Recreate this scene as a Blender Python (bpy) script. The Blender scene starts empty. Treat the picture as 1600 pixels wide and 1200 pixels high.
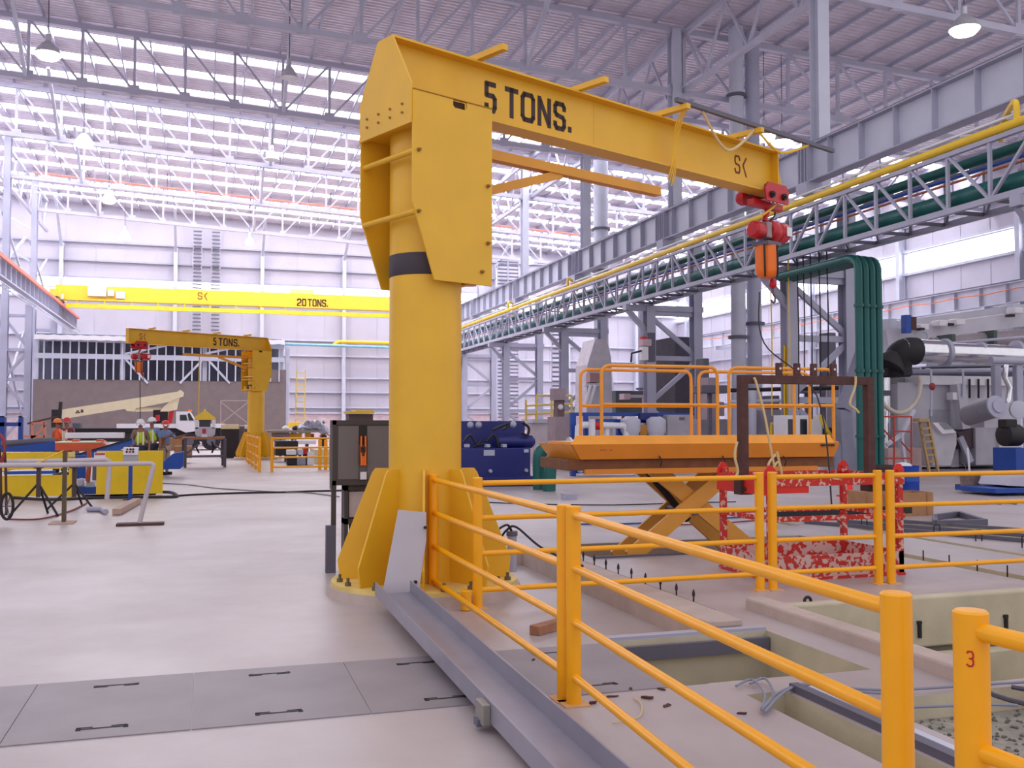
import bpy, math, random
import numpy as np
from mathutils import Vector, Matrix
random.seed(7)
S = bpy.context.scene
C = S.collection
# ------------------------------------------------------------------ camera
F, HC = 1530.0, 1.6
YAW, PIT = math.radians(17.3), math.radians(2.21)
cd = bpy.data.cameras.new('camera'); cam = bpy.data.objects.new('camera', cd); C.objects.link(cam)
cd.sensor_fit = 'HORIZONTAL'; cd.sensor_width = 36.0; cd.lens = 36.0*F/1600.0
cd.clip_start = 0.05; cd.clip_end = 400
cam.location = (0, 0, HC); cam.rotation_euler = (math.pi/2+PIT, 0, -YAW)
S.camera = cam
# ------------------------------------------------------------------ world, exposure
w = bpy.data.worlds.new('world'); S.world = w; w.use_nodes = True
bg = w.node_tree.nodes['Background']; bg.inputs[0].default_value = (0.97, 0.93, 1.0, 1); bg.inputs[1].default_value = 0.95
S.view_settings.view_transform = 'Standard'; S.view_settings.look = 'None'
S.view_settings.exposure = 0.12; S.view_settings.gamma = 1.0; S.view_settings.use_curve_mapping = False
SKY_EMIT = 11.0
WIN_EMIT = 4.5
# ------------------------------------------------------------------ measuring helpers: a pixel of the photograph met with a floor level or a vertical plane
_fw = Vector((math.sin(YAW)*math.cos(PIT), math.cos(YAW)*math.cos(PIT), math.sin(PIT)))
_rt = Vector((math.cos(YAW), -math.sin(YAW), 0)); _up = _rt.cross(_fw)
def ray(x, y): return _fw + _rt*((x-800)/F) - _up*((y-600)/F)
def gz(x, y, z=0.0):
    r = ray(x, y); return Vector((0, 0, HC)) + r*((z-HC)/r.z)
def gy(x, y, Y):
    r = ray(x, y); return Vector((0, 0, HC)) + r*(Y/r.y)
def gx(x, y, X):
    r = ray(x, y); return Vector((0, 0, HC)) + r*(X/r.x)
# ------------------------------------------------------------------ materials
def lin(c): return tuple(((v/255)/12.92 if v/255 <= .04045 else ((v/255+.055)/1.055)**2.4) for v in c)
MATS = {}
def mat(name, rgb, rough=.5, metal=0.0, var=.06, scale=3.0, bump=0.0, bscale=40.0, emit=None, coat=0.0):
    if name in MATS: return MATS[name]
    m = bpy.data.materials.new(name); m.use_nodes = True
    nt = m.node_tree; b = nt.nodes['Principled BSDF']
    c = lin(rgb)
    b.inputs['Roughness'].default_value = rough; b.inputs['Metallic'].default_value = metal
    if coat: b.inputs['Coat Weight'].default_value = coat
    tc = nt.nodes.new('ShaderNodeTexCoord')
    if var > 0:
        n = nt.nodes.new('ShaderNodeTexNoise'); n.inputs['Scale'].default_value = scale; n.inputs['Detail'].default_value = 5
        r = nt.nodes.new('ShaderNodeValToRGB')
        r.color_ramp.elements[0].position = .3; r.color_ramp.elements[1].position = .7
        r.color_ramp.elements[0].color = (*[v*(1-var*2) for v in c], 1)
        r.color_ramp.elements[1].color = (*[min(1, v*(1+var)) for v in c], 1)
        nt.links.new(tc.outputs['Object'], n.inputs['Vector']); nt.links.new(n.outputs['Fac'], r.inputs['Fac'])
        nt.links.new(r.outputs['Color'], b.inputs['Base Color'])
    else: b.inputs['Base Color'].default_value = (*c, 1)
    if bump > 0:
        n2 = nt.nodes.new('ShaderNodeTexNoise'); n2.inputs['Scale'].default_value = bscale; n2.inputs['Detail'].default_value = 4
        bp = nt.nodes.new('ShaderNodeBump'); bp.inputs['Strength'].default_value = bump; bp.inputs['Distance'].default_value = .01
        nt.links.new(tc.outputs['Object'], n2.inputs['Vector']); nt.links.new(n2.outputs['Fac'], bp.inputs['Height'])
        nt.links.new(bp.outputs['Normal'], b.inputs['Normal'])
    if emit:
        b.inputs['Emission Color'].default_value = (*[v for v in emit[0]], 1); b.inputs['Emission Strength'].default_value = emit[1]
    MATS[name] = m; return m
CRANE = mat('crane_yellow', (230, 178, 42), .42, var=.04, scale=2, bump=.05)
RAILY = mat('railing_yellow', (250, 172, 4), .35, var=.03, scale=6, bump=.04)
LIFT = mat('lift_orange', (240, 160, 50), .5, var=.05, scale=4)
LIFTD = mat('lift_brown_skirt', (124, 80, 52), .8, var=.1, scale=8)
STEELT = mat('truss_grey', (188, 186, 204), .55, var=.04, scale=1)
STEEL = mat('grey_painted_steel', (172, 172, 192), .55, var=.05, scale=1)
STEELL = mat('light_grey_steel', (196, 198, 214), .55, var=.04, scale=1)
STEELD = mat('dark_grey_steel', (96, 94, 110), .55, var=.06, scale=2)
WALLM = mat('white_wall_panel', (188, 184, 198), .6, var=.03, scale=.5)
DECK = mat('galvanised_deck', (222, 214, 226), .5, var=.06, scale=1.5)
BLACK = mat('black_paint', (30, 26, 30), .6, var=0)
LETTER = mat('letter_dark', (62, 44, 44), .7, var=.05, scale=20)
LOGO = mat('logo_brown_red', (120, 50, 30), .6, var=0)
RED = mat('hoist_red', (190, 20, 32), .35, var=.05, scale=8)
REDW = None
ORANGE = mat('chain_bag_orange', (245, 120, 30), .5, var=.04)
GREEN = mat('green_pipe', (10, 92, 88), .4, var=.05)
YPIPE = mat('yellow_pipe', (238, 196, 40), .4, var=.03)
BLUE = mat('blue_paint', (20, 70, 160), .45, var=.06)
NAVY = mat('navy_paint', (28, 34, 110), .45, var=.06)
BROWN = mat('primer_brown', (84, 52, 50), .75, var=.12, scale=12)
CONC = mat('kerb_concrete', (186, 168, 160), .85, var=.07, scale=4, bump=.2)
DIRT = mat('well_dirt', (150, 144, 134), .95, var=.15, scale=14, bump=.5)
PITM = mat('pit_concrete', (196, 186, 162), .85, var=.08, scale=2.5, bump=.2)
CHROME = mat('shiny_cladding', (225, 225, 230), .18, metal=1.0, var=.03, scale=5, bump=.25, bscale=6)
DARK = mat('dark_rubber', (34, 30, 36), .7, var=0)
GREYBOX = mat('panel_grey', (100, 94, 98), .5, var=.03)
WHITE = mat('white_paint', (228, 226, 232), .45, var=.02)
CREAM = mat('cream_paint', (226, 214, 180), .5, var=.03)
CARDB = mat('cardboard', (172, 128, 92), .85, var=.06, scale=6)
TIMBER = mat('raw_timber', (160, 110, 84), .8, var=.12, scale=10)
HIVISO = mat('orange_vest', (240, 88, 30), .7, var=0)
HIVISY = mat('lime_vest', (190, 220, 40), .7, var=0)
SKIN = mat('skin', (150, 98, 76), .55, var=0)
DENIM = mat('dark_trousers', (40, 48, 66), .8, var=.05)
KHAKI = mat('khaki_trousers', (176, 156, 132), .8, var=.05)
BSHIRT = mat('blue_shirt', (112, 136, 176), .8, var=.05)
GLASS = mat('dark_glass', (28, 34, 44), .1, var=0)
BARN = mat('brown_partition', (126, 113, 112), .85, var=.05, scale=2)
PINKB = mat('rail_red_conductor', (232, 130, 110), .6, var=0)
ROPE = mat('rope_beige', (214, 190, 140), .8, var=0)
YROPE = mat('yellow_rope', (238, 190, 60), .7, var=0)
LAMPM = mat('lamp_glow', (255, 250, 240), .5, var=0, emit=((1, .95, .88), 30))
SKYL = mat('skylight_translucent', (240, 240, 245), .5, var=0, emit=((.97, .96, 1.0), SKY_EMIT))
WINL = mat('window_daylight', (240, 240, 245), .5, var=0, emit=((.97, .97, 1.0), WIN_EMIT))
def peel():
    m = mat('peeling_red', (200, 44, 34), .6, var=0)
    nt = m.node_tree; b = nt.nodes['Principled BSDF']
    tc = nt.nodes.new('ShaderNodeTexCoord'); n = nt.nodes.new('ShaderNodeTexNoise'); n.inputs['Scale'].default_value = 20; n.inputs['Detail'].default_value = 8
    r = nt.nodes.new('ShaderNodeValToRGB'); r.color_ramp.interpolation = 'CONSTANT'
    r.color_ramp.elements[0].position = 0; r.color_ramp.elements[0].color = (*lin((196, 46, 36)), 1)
    r.color_ramp.elements[1].position = .56; r.color_ramp.elements[1].color = (*lin((214, 178, 168)), 1)
    nt.links.new(tc.outputs['Object'], n.inputs['Vector']); nt.links.new(n.outputs['Fac'], r.inputs['Fac']); nt.links.new(r.outputs['Color'], b.inputs['Base Color'])
    m2 = mat('heavily_peeling_red', (200, 44, 34), .6, var=0)
    nt = m2.node_tree; b = nt.nodes['Principled BSDF']
    tc = nt.nodes.new('ShaderNodeTexCoord'); n = nt.nodes.new('ShaderNodeTexNoise'); n.inputs['Scale'].default_value = 16; n.inputs['Detail'].default_value = 9
    r = nt.nodes.new('ShaderNodeValToRGB'); r.color_ramp.interpolation = 'CONSTANT'
    r.color_ramp.elements[0].position = 0; r.color_ramp.elements[0].color = (*lin((190, 46, 38)), 1)
    r.color_ramp.elements[1].position = .49; r.color_ramp.elements[1].color = (*lin((206, 176, 170)), 1)
    nt.links.new(tc.outputs['Object'], n.inputs['Vector']); nt.links.new(n.outputs['Fac'], r.inputs['Fac']); nt.links.new(r.outputs['Color'], b.inputs['Base Color'])
    return m, m2
PEEL, PEEL2 = peel()
def floor_mat():
    m = mat('polished_concrete', (206, 196, 198), .3, var=0)
    nt = m.node_tree; b = nt.nodes['Principled BSDF']; L = nt.links.new
    tc = nt.nodes.new('ShaderNodeTexCoord')
    n = nt.nodes.new('ShaderNodeTexNoise'); n.inputs['Scale'].default_value = .45; n.inputs['Detail'].default_value = 9; n.inputs['Roughness'].default_value = .62
    r = nt.nodes.new('ShaderNodeValToRGB'); e = r.color_ramp.elements
    e[0].position = .3; e[0].color = (*lin((160, 146, 146)), 1); e[1].position = .68; e[1].color = (*lin((186, 176, 178)), 1)
    L(tc.outputs['Object'], n.inputs['Vector']); L(n.outputs['Fac'], r.inputs['Fac']); L(r.outputs['Color'], b.inputs['Base Color'])
    n2 = nt.nodes.new('ShaderNodeTexNoise'); n2.inputs['Scale'].default_value = 1.3; n2.inputs['Detail'].default_value = 6
    mr = nt.nodes.new('ShaderNodeMapRange'); mr.inputs[3].default_value = .26; mr.inputs[4].default_value = .55
    L(tc.outputs['Object'], n2.inputs['Vector']); L(n2.outputs['Fac'], mr.inputs[0]); L(mr.outputs[0], b.inputs['Roughness'])
    n3 = nt.nodes.new('ShaderNodeTexNoise'); n3.inputs['Scale'].default_value = 30
    bp = nt.nodes.new('ShaderNodeBump'); bp.inputs['Strength'].default_value = .08; bp.inputs['Distance'].default_value = .01
    L(tc.outputs['Object'], n3.inputs['Vector']); L(n3.outputs['Fac'], bp.inputs['Height']); L(bp.outputs['Normal'], b.inputs['Normal'])
    return m
FLOORM = floor_mat()
PLATEM = mat('trench_cover_grey', (142, 134, 140), .5, var=.07, scale=2, bump=.1)
# ------------------------------------------------------------------ geometry helpers
ORG = {}
class MB:
    def __init__(s): s.v = []; s.f = []; s.mi = []
    def add(s, vs, fs, mi=0):
        o = len(s.v); s.v += [tuple(v) for v in vs]; s.f += [tuple(i+o for i in f) for f in fs]; s.mi += [mi]*len(fs); return s
    def box(s, x0, x1, y0, y1, z0, z1, mi=0):
        x0, x1 = min(x0, x1), max(x0, x1); y0, y1 = min(y0, y1), max(y0, y1); z0, z1 = min(z0, z1), max(z0, z1)
        vs = [(x0,y0,z0),(x1,y0,z0),(x1,y1,z0),(x0,y1,z0),(x0,y0,z1),(x1,y0,z1),(x1,y1,z1),(x0,y1,z1)]
        return s.add(vs, [(0,3,2,1),(4,5,6,7),(0,1,5,4),(1,2,6,5),(2,3,7,6),(3,0,4,7)], mi)
    def bar(s, p0, p1, w, h, up=(0,0,1), mi=0):
        p0, p1 = Vector(p0), Vector(p1); d = (p1-p0).normalized(); up = Vector(up)
        if abs(d.dot(up)) > .98: up = Vector((0, 1, 0))
        a = d.cross(up).normalized(); b = a.cross(d).normalized()
        vs = []
        for p in (p0, p1):
            for sa, sb in ((-1,-1),(1,-1),(1,1),(-1,1)): vs.append(p+a*(sa*w/2)+b*(sb*h/2))
        return s.add(vs, [(0,1,2,3),(7,6,5,4),(0,4,5,1),(1,5,6,2),(2,6,7,3),(3,7,4,0)], mi)
    def ibeam(s, p0, p1, h, b, t=.02, tw=.012, up=(0,0,1)):
        p0, p1 = Vector(p0), Vector(p1); d = (p1-p0).normalized(); up = Vector(up)
        if abs(d.dot(up)) > .98: up = Vector((0, 1, 0))
        a = d.cross(up).normalized(); u = a.cross(d).normalized()
        s.bar(p0, p1, tw, h-2*t, u)
        for sg in (-1, 1): s.bar(p0+u*sg*(h/2-t/2), p1+u*sg*(h/2-t/2), b, t, u)
        return s
    def tube(s, pts, r, n=10, cap=True, r1=None):
        pts = [Vector(p) for p in pts]; m = len(pts); vs = []; fs = []
        prev = None
        for i, p in enumerate(pts):
            if i == 0: d = pts[1]-p
            elif i == m-1: d = p-pts[-2]
            else: d = (pts[i+1]-p).normalized()+(p-pts[i-1]).normalized()
            d.normalize()
            if prev is None:
                a = d.cross(Vector((0,0,1)))
                if a.length < .05: a = d.cross(Vector((0,1,0)))
            else: a = prev-d*prev.dot(d)
            a.normalize(); prev = a.copy(); b = d.cross(a)
            rr = r if r1 is None else r+(r1-r)*i/(m-1)
            for k in range(n):
                t = 2*math.pi*k/n; vs.append(p+a*(rr*math.cos(t))+b*(rr*math.sin(t)))
        for i in range(m-1):
            for k in range(n):
                k2 = (k+1) % n; fs.append((i*n+k, i*n+k2, (i+1)*n+k2, (i+1)*n+k))
        if cap: fs.append(tuple(range(n-1, -1, -1))); fs.append(tuple((m-1)*n+k for k in range(n)))
        return s.add(vs, fs)
    def lathe(s, c, prof, n=20, axis=(0,0,1)):
        c = Vector(c); ax = Vector(axis).normalized()
        a = ax.cross(Vector((0,1,0)));
        if a.length < .05: a = ax.cross(Vector((1,0,0)))
        a.normalize(); b = ax.cross(a); vs = []; fs = []
        for r, h in prof:
            for k in range(n):
                t = 2*math.pi*k/n; vs.append(c+ax*h+a*(r*math.cos(t))+b*(r*math.sin(t)))
        for i in range(len(prof)-1):
            for k in range(n):
                k2 = (k+1) % n; fs.append((i*n+k, i*n+k2, (i+1)*n+k2, (i+1)*n+k))
        if prof[0][0] > 1e-4: fs.append(tuple(range(n-1, -1, -1)))
        if prof[-1][0] > 1e-4: fs.append(tuple((len(prof)-1)*n+k for k in range(n)))
        return s.add(vs, fs)
    def prism(s, poly, off):
        off = Vector(off); poly = [Vector(p) for p in poly]; n = len(poly)
        nrm = Vector((0,0,0))
        for i in range(n): nrm += poly[i].cross(poly[(i+1) % n])
        if nrm.dot(off) < 0: poly = poly[::-1]
        vs = poly+[p+off for p in poly]
        return s.add(vs, [tuple(range(n-1,-1,-1)), tuple(range(n, 2*n))]+[(i,(i+1)%n,(i+1)%n+n,i+n) for i in range(n)])
    def build(s, name, m, parent=None, smooth=False, bevel=0.0, mats=None):
        if parent is not None: org = ORG[parent.name]
        else:
            A = np.array(s.v); lo, hi = A.min(0), A.max(0)
            org = Vector(((lo[0]+hi[0])/2, (lo[1]+hi[1])/2, lo[2]))
        me = bpy.data.meshes.new(name)
        me.from_pydata([(v[0]-org[0], v[1]-org[1], v[2]-org[2]) for v in s.v], [], s.f)
        for mm in (mats or [m]): me.materials.append(mm)
        if mats: me.polygons.foreach_set('material_index', s.mi)
        if smooth:
            me.shade_smooth(); me.set_sharp_from_angle(angle=math.radians(40))
        me.update()
        o = bpy.data.objects.new(name, me); C.objects.link(o)
        if parent is not None: o.parent = parent
        else: o.location = org
        if bevel > 0:
            b = o.modifiers.new('bevel', 'BEVEL'); b.width = bevel; b.segments = 2; b.limit_method = 'ANGLE'
        ORG[o.name] = Vector(org); return o
def thing(name, label, cat, loc=(0,0,0), group=None):
    o = bpy.data.objects.new(name, None); C.objects.link(o); o.location = loc; o.empty_display_size = .2
    ORG[o.name] = Vector(loc); return tag(o, label, cat, group)
def tag(o, label, cat, group=None, kind=None):
    o['label'] = label; o['category'] = cat
    if group: o['group'] = group
    if kind: o['kind'] = kind
    return o
def struct(o, label=None, cat=None):
    o['kind'] = 'structure'
    if label: o['label'] = label
    if cat: o['category'] = cat
    return o
def copy_tree(o, parent=None):
    c = o.copy(); C.objects.link(c)
    if parent is not None: c.parent = parent
    for ch in list(o.children): copy_tree(ch, c)
    return c
def arc(p0, p1, p2, n=6):
    p0, p1, p2 = Vector(p0), Vector(p1), Vector(p2)
    return [p0*(1-t)**2+p1*2*t*(1-t)+p2*t*t for t in [i/n for i in range(n+1)]]
def smoothpath(pts, n=6):
    P = [Vector(p) for p in pts]; P = [P[0]]+P+[P[-1]]; out = []
    for i in range(1, len(P)-2):
        for k in range(n):
            t = k/n
            out.append(.5*((2*P[i])+(-P[i-1]+P[i+1])*t+(2*P[i-1]-5*P[i]+4*P[i+1]-P[i+2])*t*t+(-P[i-1]+3*P[i]-3*P[i+1]+P[i+2])*t**3))
    out.append(P[-2]); return out
GL = {
 '5': [[(1,1),(0,1),(0,.56),(.8,.56),(1,.46),(1,.14),(.84,0),(.16,0),(0,.1),(0,.2)]],
 'T': [[(0,1),(1,1)],[(.5,1),(.5,0)]],
 'O': [[(.5,0),(.84,0),(1,.14),(1,.86),(.84,1),(.16,1),(0,.86),(0,.14),(.16,0),(.5,0)]],
 'N': [[(0,0),(0,1)],[(.05,.98),(.95,.02)],[(1,0),(1,1)]],
 'S': [[(1,.78),(1,.88),(.84,1),(.16,1),(0,.88),(0,.64),(.16,.53),(.84,.47),(1,.36),(1,.12),(.84,0),(.16,0),(0,.12),(0,.22)]],
 '2': [[(0,.78),(0,.88),(.16,1),(.84,1),(1,.88),(1,.62),(.84,.5),(.1,.3),(0,.2),(0,0),(1,0)]],
 '3': [[(0,.9),(.2,1),(.8,1),(1,.85),(1,.62),(.8,.52),(.4,.52)],[(.8,.52),(1,.4),(1,.15),(.8,0),(.2,0),(0,.1)]],
 '<': [[(1,1),(.35,.56),(.35,.5),(1,-.12)]],
 '.': [[(0,0),(0,.12)]],
 'J': [[(1,1),(1,.14),(.8,0),(.2,0),(0,.2)]], 'L': [[(0,1),(0,0),(1,0)]],
 'G': [[(1,.8),(.84,1),(.16,1),(0,.86),(0,.14),(.16,0),(1,0),(1,.5),(.6,.5)]],
 'E': [[(1,1),(0,1),(0,0),(1,0)],[(0,.5),(.8,.5)]], 'F': [[(1,1),(0,1),(0,0)],[(0,.5),(.8,.5)]],
 'A': [[(0,0),(0,.8),(.2,1),(.8,1),(1,.8),(1,0)],[(0,.4),(1,.4)]], 'C': [[(1,.8),(.84,1),(.16,1),(0,.86),(0,.14),(.16,0),(.84,0),(1,.2)]],
}
def lettering(mb, txt, O, es, et, spans, h, th, thick=.004):
    """strokes of each letter laid on a face: O origin, es along, et up, spans = (start, end) along es for each letter"""
    O, es, et = Vector(O), Vector(es).normalized(), Vector(et).normalized(); n = es.cross(et)
    for ch, (a, b) in zip(txt, spans):
        if ch == ' ': continue
        x0, x1 = a+th/2, b-th/2
        for st in GL[ch]:
            for i in range(len(st)-1):
                P = [O+es*(x0+(x1-x0)*q[0])+et*(th/2+(h-th)*q[1]) for q in (st[i], st[i+1])]
                d = (P[1]-P[0]).normalized(); ext = th*.28 if len(st) > 2 else 0
                if ch in 'TN': ext = th*.5 if abs(d.dot(es)) > .99 or abs(d.dot(et)) > .99 else 0
                if ch == '.': ext = th*.3
                mb.bar(P[0]-d*ext, P[1]+d*ext, th, thick, n)
                off = 0
    return mb
def spans(s0, wch, gap, txt, narrow=.5):
    out = []; x = s0
    for ch in txt:
        w_ = wch*(.35 if ch == '.' else narrow if ch == ' ' else 1); out.append((x, x+w_)); x += w_+gap
    return out
# ================================================================== THE HALL
BAY = 10.45; Y0 = 27.4; YW = 90.5
YK = [Y0+BAY*k for k in range(-1, 6)]
def deckz(X): return 19.85-.05*X
# floor: cells of a slab with the machine pits let into it
HOLES = [(2.87,3.72,6.86,11.5,.16), (4.04,4.16,7.5,10.7,.22), (2.75,4.12,5.42,6.66,1.15), (4.6,12.5,4.95,7.5,1.9), (3.04,3.3,2.2,5.14,.7),
         (3.62,4.85,3.7,4.82,.14), (5.2,6.8,2.2,4.4,.9), (4.35,8.0,10.75,12.05,.75),
         (9.3,9.45,8.3,13.2,.1), (7.9,8.12,7.9,10.3,.12), (10.35,11.2,9.4,12.9,.14), (8.6,8.8,13.2,16.2,.1)]
def make_floor():
    m = MB(); xs = sorted({-20.0, 46.0, 16.0} | {h[0] for h in HOLES} | {h[1] for h in HOLES}); ys = sorted({-8.0, 91.0, 17.0} | {h[2] for h in HOLES} | {h[3] for h in HOLES})
    for i in range(len(xs)-1):
        for j in range(len(ys)-1):
            cx, cy = (xs[i]+xs[i+1])/2, (ys[j]+ys[j+1])/2
            if any(h[0] < cx < h[1] and h[2] < cy < h[3] for h in HOLES): continue
            m.add([(xs[i],ys[j],0),(xs[i+1],ys[j],0),(xs[i+1],ys[j+1],0),(xs[i],ys[j+1],0)], [(0,1,2,3)])
    for k, (a, b, c, d, z) in enumerate(HOLES):
        mi = 0 if k == 0 else 3 if k == 5 else 1; wm = 2 if k in (0, 1, 7) else 1
        v = [(a,c,0),(b,c,0),(b,d,0),(a,d,0),(a,c,-z),(b,c,-z),(b,d,-z),(a,d,-z)]
        m.add(v, [(4,5,6,7)], mi); m.add(v, [(0,4,5,1),(1,5,6,2),(2,6,7,3),(3,7,4,0)], wm)
    o = m.build('floor', None, mats=[FLOORM, PITM, CONC, DIRT]); struct(o); return o
make_floor()
# roof deck, corrugated, with translucent strips in each bay beyond the first
def deck():
    strips = []
    for y in [48.3+BAY*k for k in range(4)]:
        for d in (1.7, 4.8, 7.9):
            if y+d+1 < YW: strips.append((y+d, y+d+1.05))
    m = MB(); edges = [22.0]+[e for s_ in strips for e in s_]+[YW+.3]
    for i in range(0, len(edges), 2):
        ya, yb = edges[i], edges[i+1]; n = max(1, round((yb-ya)/.3)); p = (yb-ya)/n; prof = []
        for k in range(n):
            y = ya+k*p; prof += [(y, 0), (y+p*.45, 0), (y+p*.55, .06), (y+p*.9, .06)]
        prof.append((yb, 0))
        vs = []
        for (y, dz) in prof:
            for X in (-20, 46): vs.append((X, y, deckz(X)+dz))
        fs = [(2*k, 2*k+2, 2*k+3, 2*k+1) for k in range(len(prof)-1)]
        m.add(vs, fs)
    # narrow translucent lights over the right hand hall
    struct(m.build('ceiling', DECK))
    for k, (a, b) in enumerate(strips):
        q = MB(); q.add([(-20,a,deckz(-20)+.05),(46,a,deckz(46)+.05),(46,b,deckz(46)+.05),(-20,b,deckz(-20)+.05)], [(0,1,2,3)])
        q.add([(-20,a,deckz(-20)+.07),(46,a,deckz(46)+.07),(46,b,deckz(46)+.07),(-20,b,deckz(-20)+.07)], [(3,2,1,0)])
        struct(q.build('window_%d' % (k+1), SKYL))
    return len(strips)
nst = deck()
# walls with a long window band each
def back_wall():
    m = MB(); zb, zt = 12.25, 13.95
    m.box(-20, 46, YW, YW+.25, 2.4, zb); m.box(-20, 46, YW, YW+.25, zt, 20.9)
    for k in range(27):
        x = -19+k*2.43; m.box(x, x+.05, YW-.03, YW, 2.4, zb); m.box(x, x+.05, YW-.03, YW, zt, 20)
    struct(m.build('wall_back', WALLM))
    b = MB(); b.box(-20, 46, YW-.1, YW+.25, 0, 2.4); struct(b.build('baseboard_back', mat('pinkish_block_wall', (206, 184, 190), .8)))
    cols = [-18.6, -11.9, -2.75, 4.6, 11.9, 19.2, 26.5, 33.8, 41.1]
    for k, z in enumerate((17.0, 15.4, 13.95, 12.2, 9.0, 7.6, 5.6, 4.3, 2.9, 2.4)):
        q = MB(); q.box(-20, 46, YW-.28, YW-.03, z-.07, z+.07); struct(q.build('trim_%d' % (k+1), STEEL if k < 4 else STEELL))
    q = MB(); q.box(-20, 46, YW-.12, YW-.02, 13.0, 13.12); struct(q.build('trim_11', STEELL))
    e = [-20]+cols+[46]
    for k in range(len(e)-1):
        q = MB(); q.box(e[k]+.12, e[k+1]-.12, YW+.08, YW+.12, zb, zt); struct(q.build('window_%d' % (nst+1+k), WINL))
    where = ['at the far left corner', 'behind the left runway', 'left of the wall ladders', 'behind the far jib crane', 'right of the far jib crane', 'behind the right runway', 'in the right hall', 'right of the right hall stacks', 'near the right wall']
    for x, wh in zip(cols, where):
        t = thing('wall_column', 'pale grey steel column standing against the back wall, '+wh, 'column', (x, YW-.4, 0), 'columns along the back wall')
        q = MB(); q.ibeam((x, YW-.45, 0), (x, YW-.45, 16.8), .5, .32, up=(0,1,0)); q.build('column_shaft', STEELL, t)
        q = MB(); q.bar((x, YW-.5, 16.4), (x, YW-4.5, deckz(x)-.5), .22, .22); q.build('knee_brace', STEELL, t)
        for sx in (-1, 1):
            q = MB(); q.bar((x, YW-.7, 12.7), (x+sx*1.3, YW-.3, 13.5), .07, .07); q.build('stay_rod', STEELL, t)
    return e
back_wall()
def side_walls():
    m = MB(); X = 46; zb, zt = 11.83, 13.16
    m.box(X, X+.25, 20, YW, 0, zb); m.box(X, X+.25, 20, YW, zt, 17.7)
    for k in range(28):
        y = 21+k*2.5; m.box(X-.03, X, y, y+.05, 0, zb); m.box(X-.03, X, y, y+.05, zt, 17.3)
    struct(m.build('wall_right', WALLM))
    for k, z in enumerate((15.0, 13.3, 11.7, 9.4, 7.4, 5.4, 3.4)):
        q = MB(); q.box(X-.25, X-.03, 20, YW, z-.08, z+.08); struct(q.build('trim_%d' % (20+k), STEELL))
    ys = [24.9+BAY*k for k in range(7)]
    for k, y in enumerate(ys):
        q = MB(); q.box(X+.08, X+.12, y+.2, min(y+BAY-.2, YW), zb, zt); struct(q.build('window_%d' % (60+k), WINL))
    for k, y in enumerate(ys):
        t = thing('wall_column', 'pale steel column on the right wall, %s from the nearest' % ['first', 'second', 'third', 'fourth', 'fifth', 'sixth', 'seventh'][k], 'column', (X-.4, y, 0), 'columns along the right wall')
        q = MB(); q.ibeam((X-.4, y, 0), (X-.4, y, 16.5), .5, .35, up=(1,0,0)); q.build('column_shaft', STEELL, t)
        q = MB(); q.bar((X-.7, y, 8.1), (X-3.2, y, 8.1), .25, .3); q.build('girder_bracket', STEELL, t)
    l = MB(); l.box(-20.25, -20, 10, YW, 0, 12); l.box(-20.25, -20, 10, YW, 13.8, 20.8); struct(l.build('wall_left', WALLM))
    q = MB(); q.box(-20.15, -20.1, 10, YW, 12, 13.8); struct(q.build('window_80', WINL))
side_walls()
# purlins
for k in range(44):
    x = -19.3+k*1.5
    q = MB(); q.bar((x, 22.5, deckz(x)-.13), (x, YW, deckz(x)-.13), .08, .17)
    tag(q.build('purlin', STEEL), 'thin grey purlin running down the hall under the corrugated roof', 'purlin', 'purlins under the roof deck')
# roof trusses across the hall
ordn = ['nearest', 'second', 'third', 'fourth', 'fifth', 'sixth', 'seventh']
def lowz(X): return 16.8-.05*X
def truss(y, xa, xb, pan, label, cat='roof truss', group=None, matc=STEELT):
    t = thing('roof_truss', label, cat, (xa, y, lowz(xa)), group)
    q = MB(); q.bar((xa, y, lowz(xa)), (xb, y, lowz(xb)), .26, .24); q.build('lower_chord', matc, t)
    q = MB(); q.bar((xa, y, lowz(xa)+2.7), (xb, y, lowz(xb)+2.7), .26, .24); q.build('upper_chord', matc, t)
    n = round((xb-xa)/pan); mid = (xa+xb)/2
    for i in range(n+1):
        x = xa+(xb-xa)*i/n
        q = MB(); q.bar((x, y, lowz(x)), (x, y, lowz(x)+2.7), .13, .13); q.build('vertical_strut', matc, t)
        if i < n:
            x2 = xa+(xb-xa)*(i+1)/n; q = MB()
            if (x+x2)/2 < mid: q.bar((x, y, lowz(x)+2.7), (x2, y, lowz(x2)), .1, .1)
            else: q.bar((x, y, lowz(x)), (x2, y, lowz(x2)+2.7), .1, .1)
            q.build('diagonal_strut', matc, t)
        q = MB(); q.box(x-.22, x+.22, y-.1, y+.1, lowz(x)-.16, lowz(x)+.3); q.build('gusset_plate', matc, t)
    return t
for k in range(6):
    y = YK[k+1]
    truss(y, -12.4, 19.1, 2.25, 'grey lattice roof truss over the left hall, %s of the six' % ordn[k], group='roof trusses over the left hall')
    truss(y, 19.6, 45.6, 2.6, 'grey lattice roof truss over the right hall, %s of the six' % ordn[k], group='roof trusses over the right hall')
# braces running down the hall between the trusses
for k in range(5):
    for x in (-8.0, 3.4, 12.4):
        q = MB(); q.bar((x, YK[k+2], lowz(x)), (x, YK[k+2]-4.2, lowz(x)+2.6), .16, .16)
        tag(q.build('roof_brace', STEELL), 'pale slanted roof brace rising from a truss lower chord towards the camera', 'brace', 'slanted braces between the roof trusses')
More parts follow.
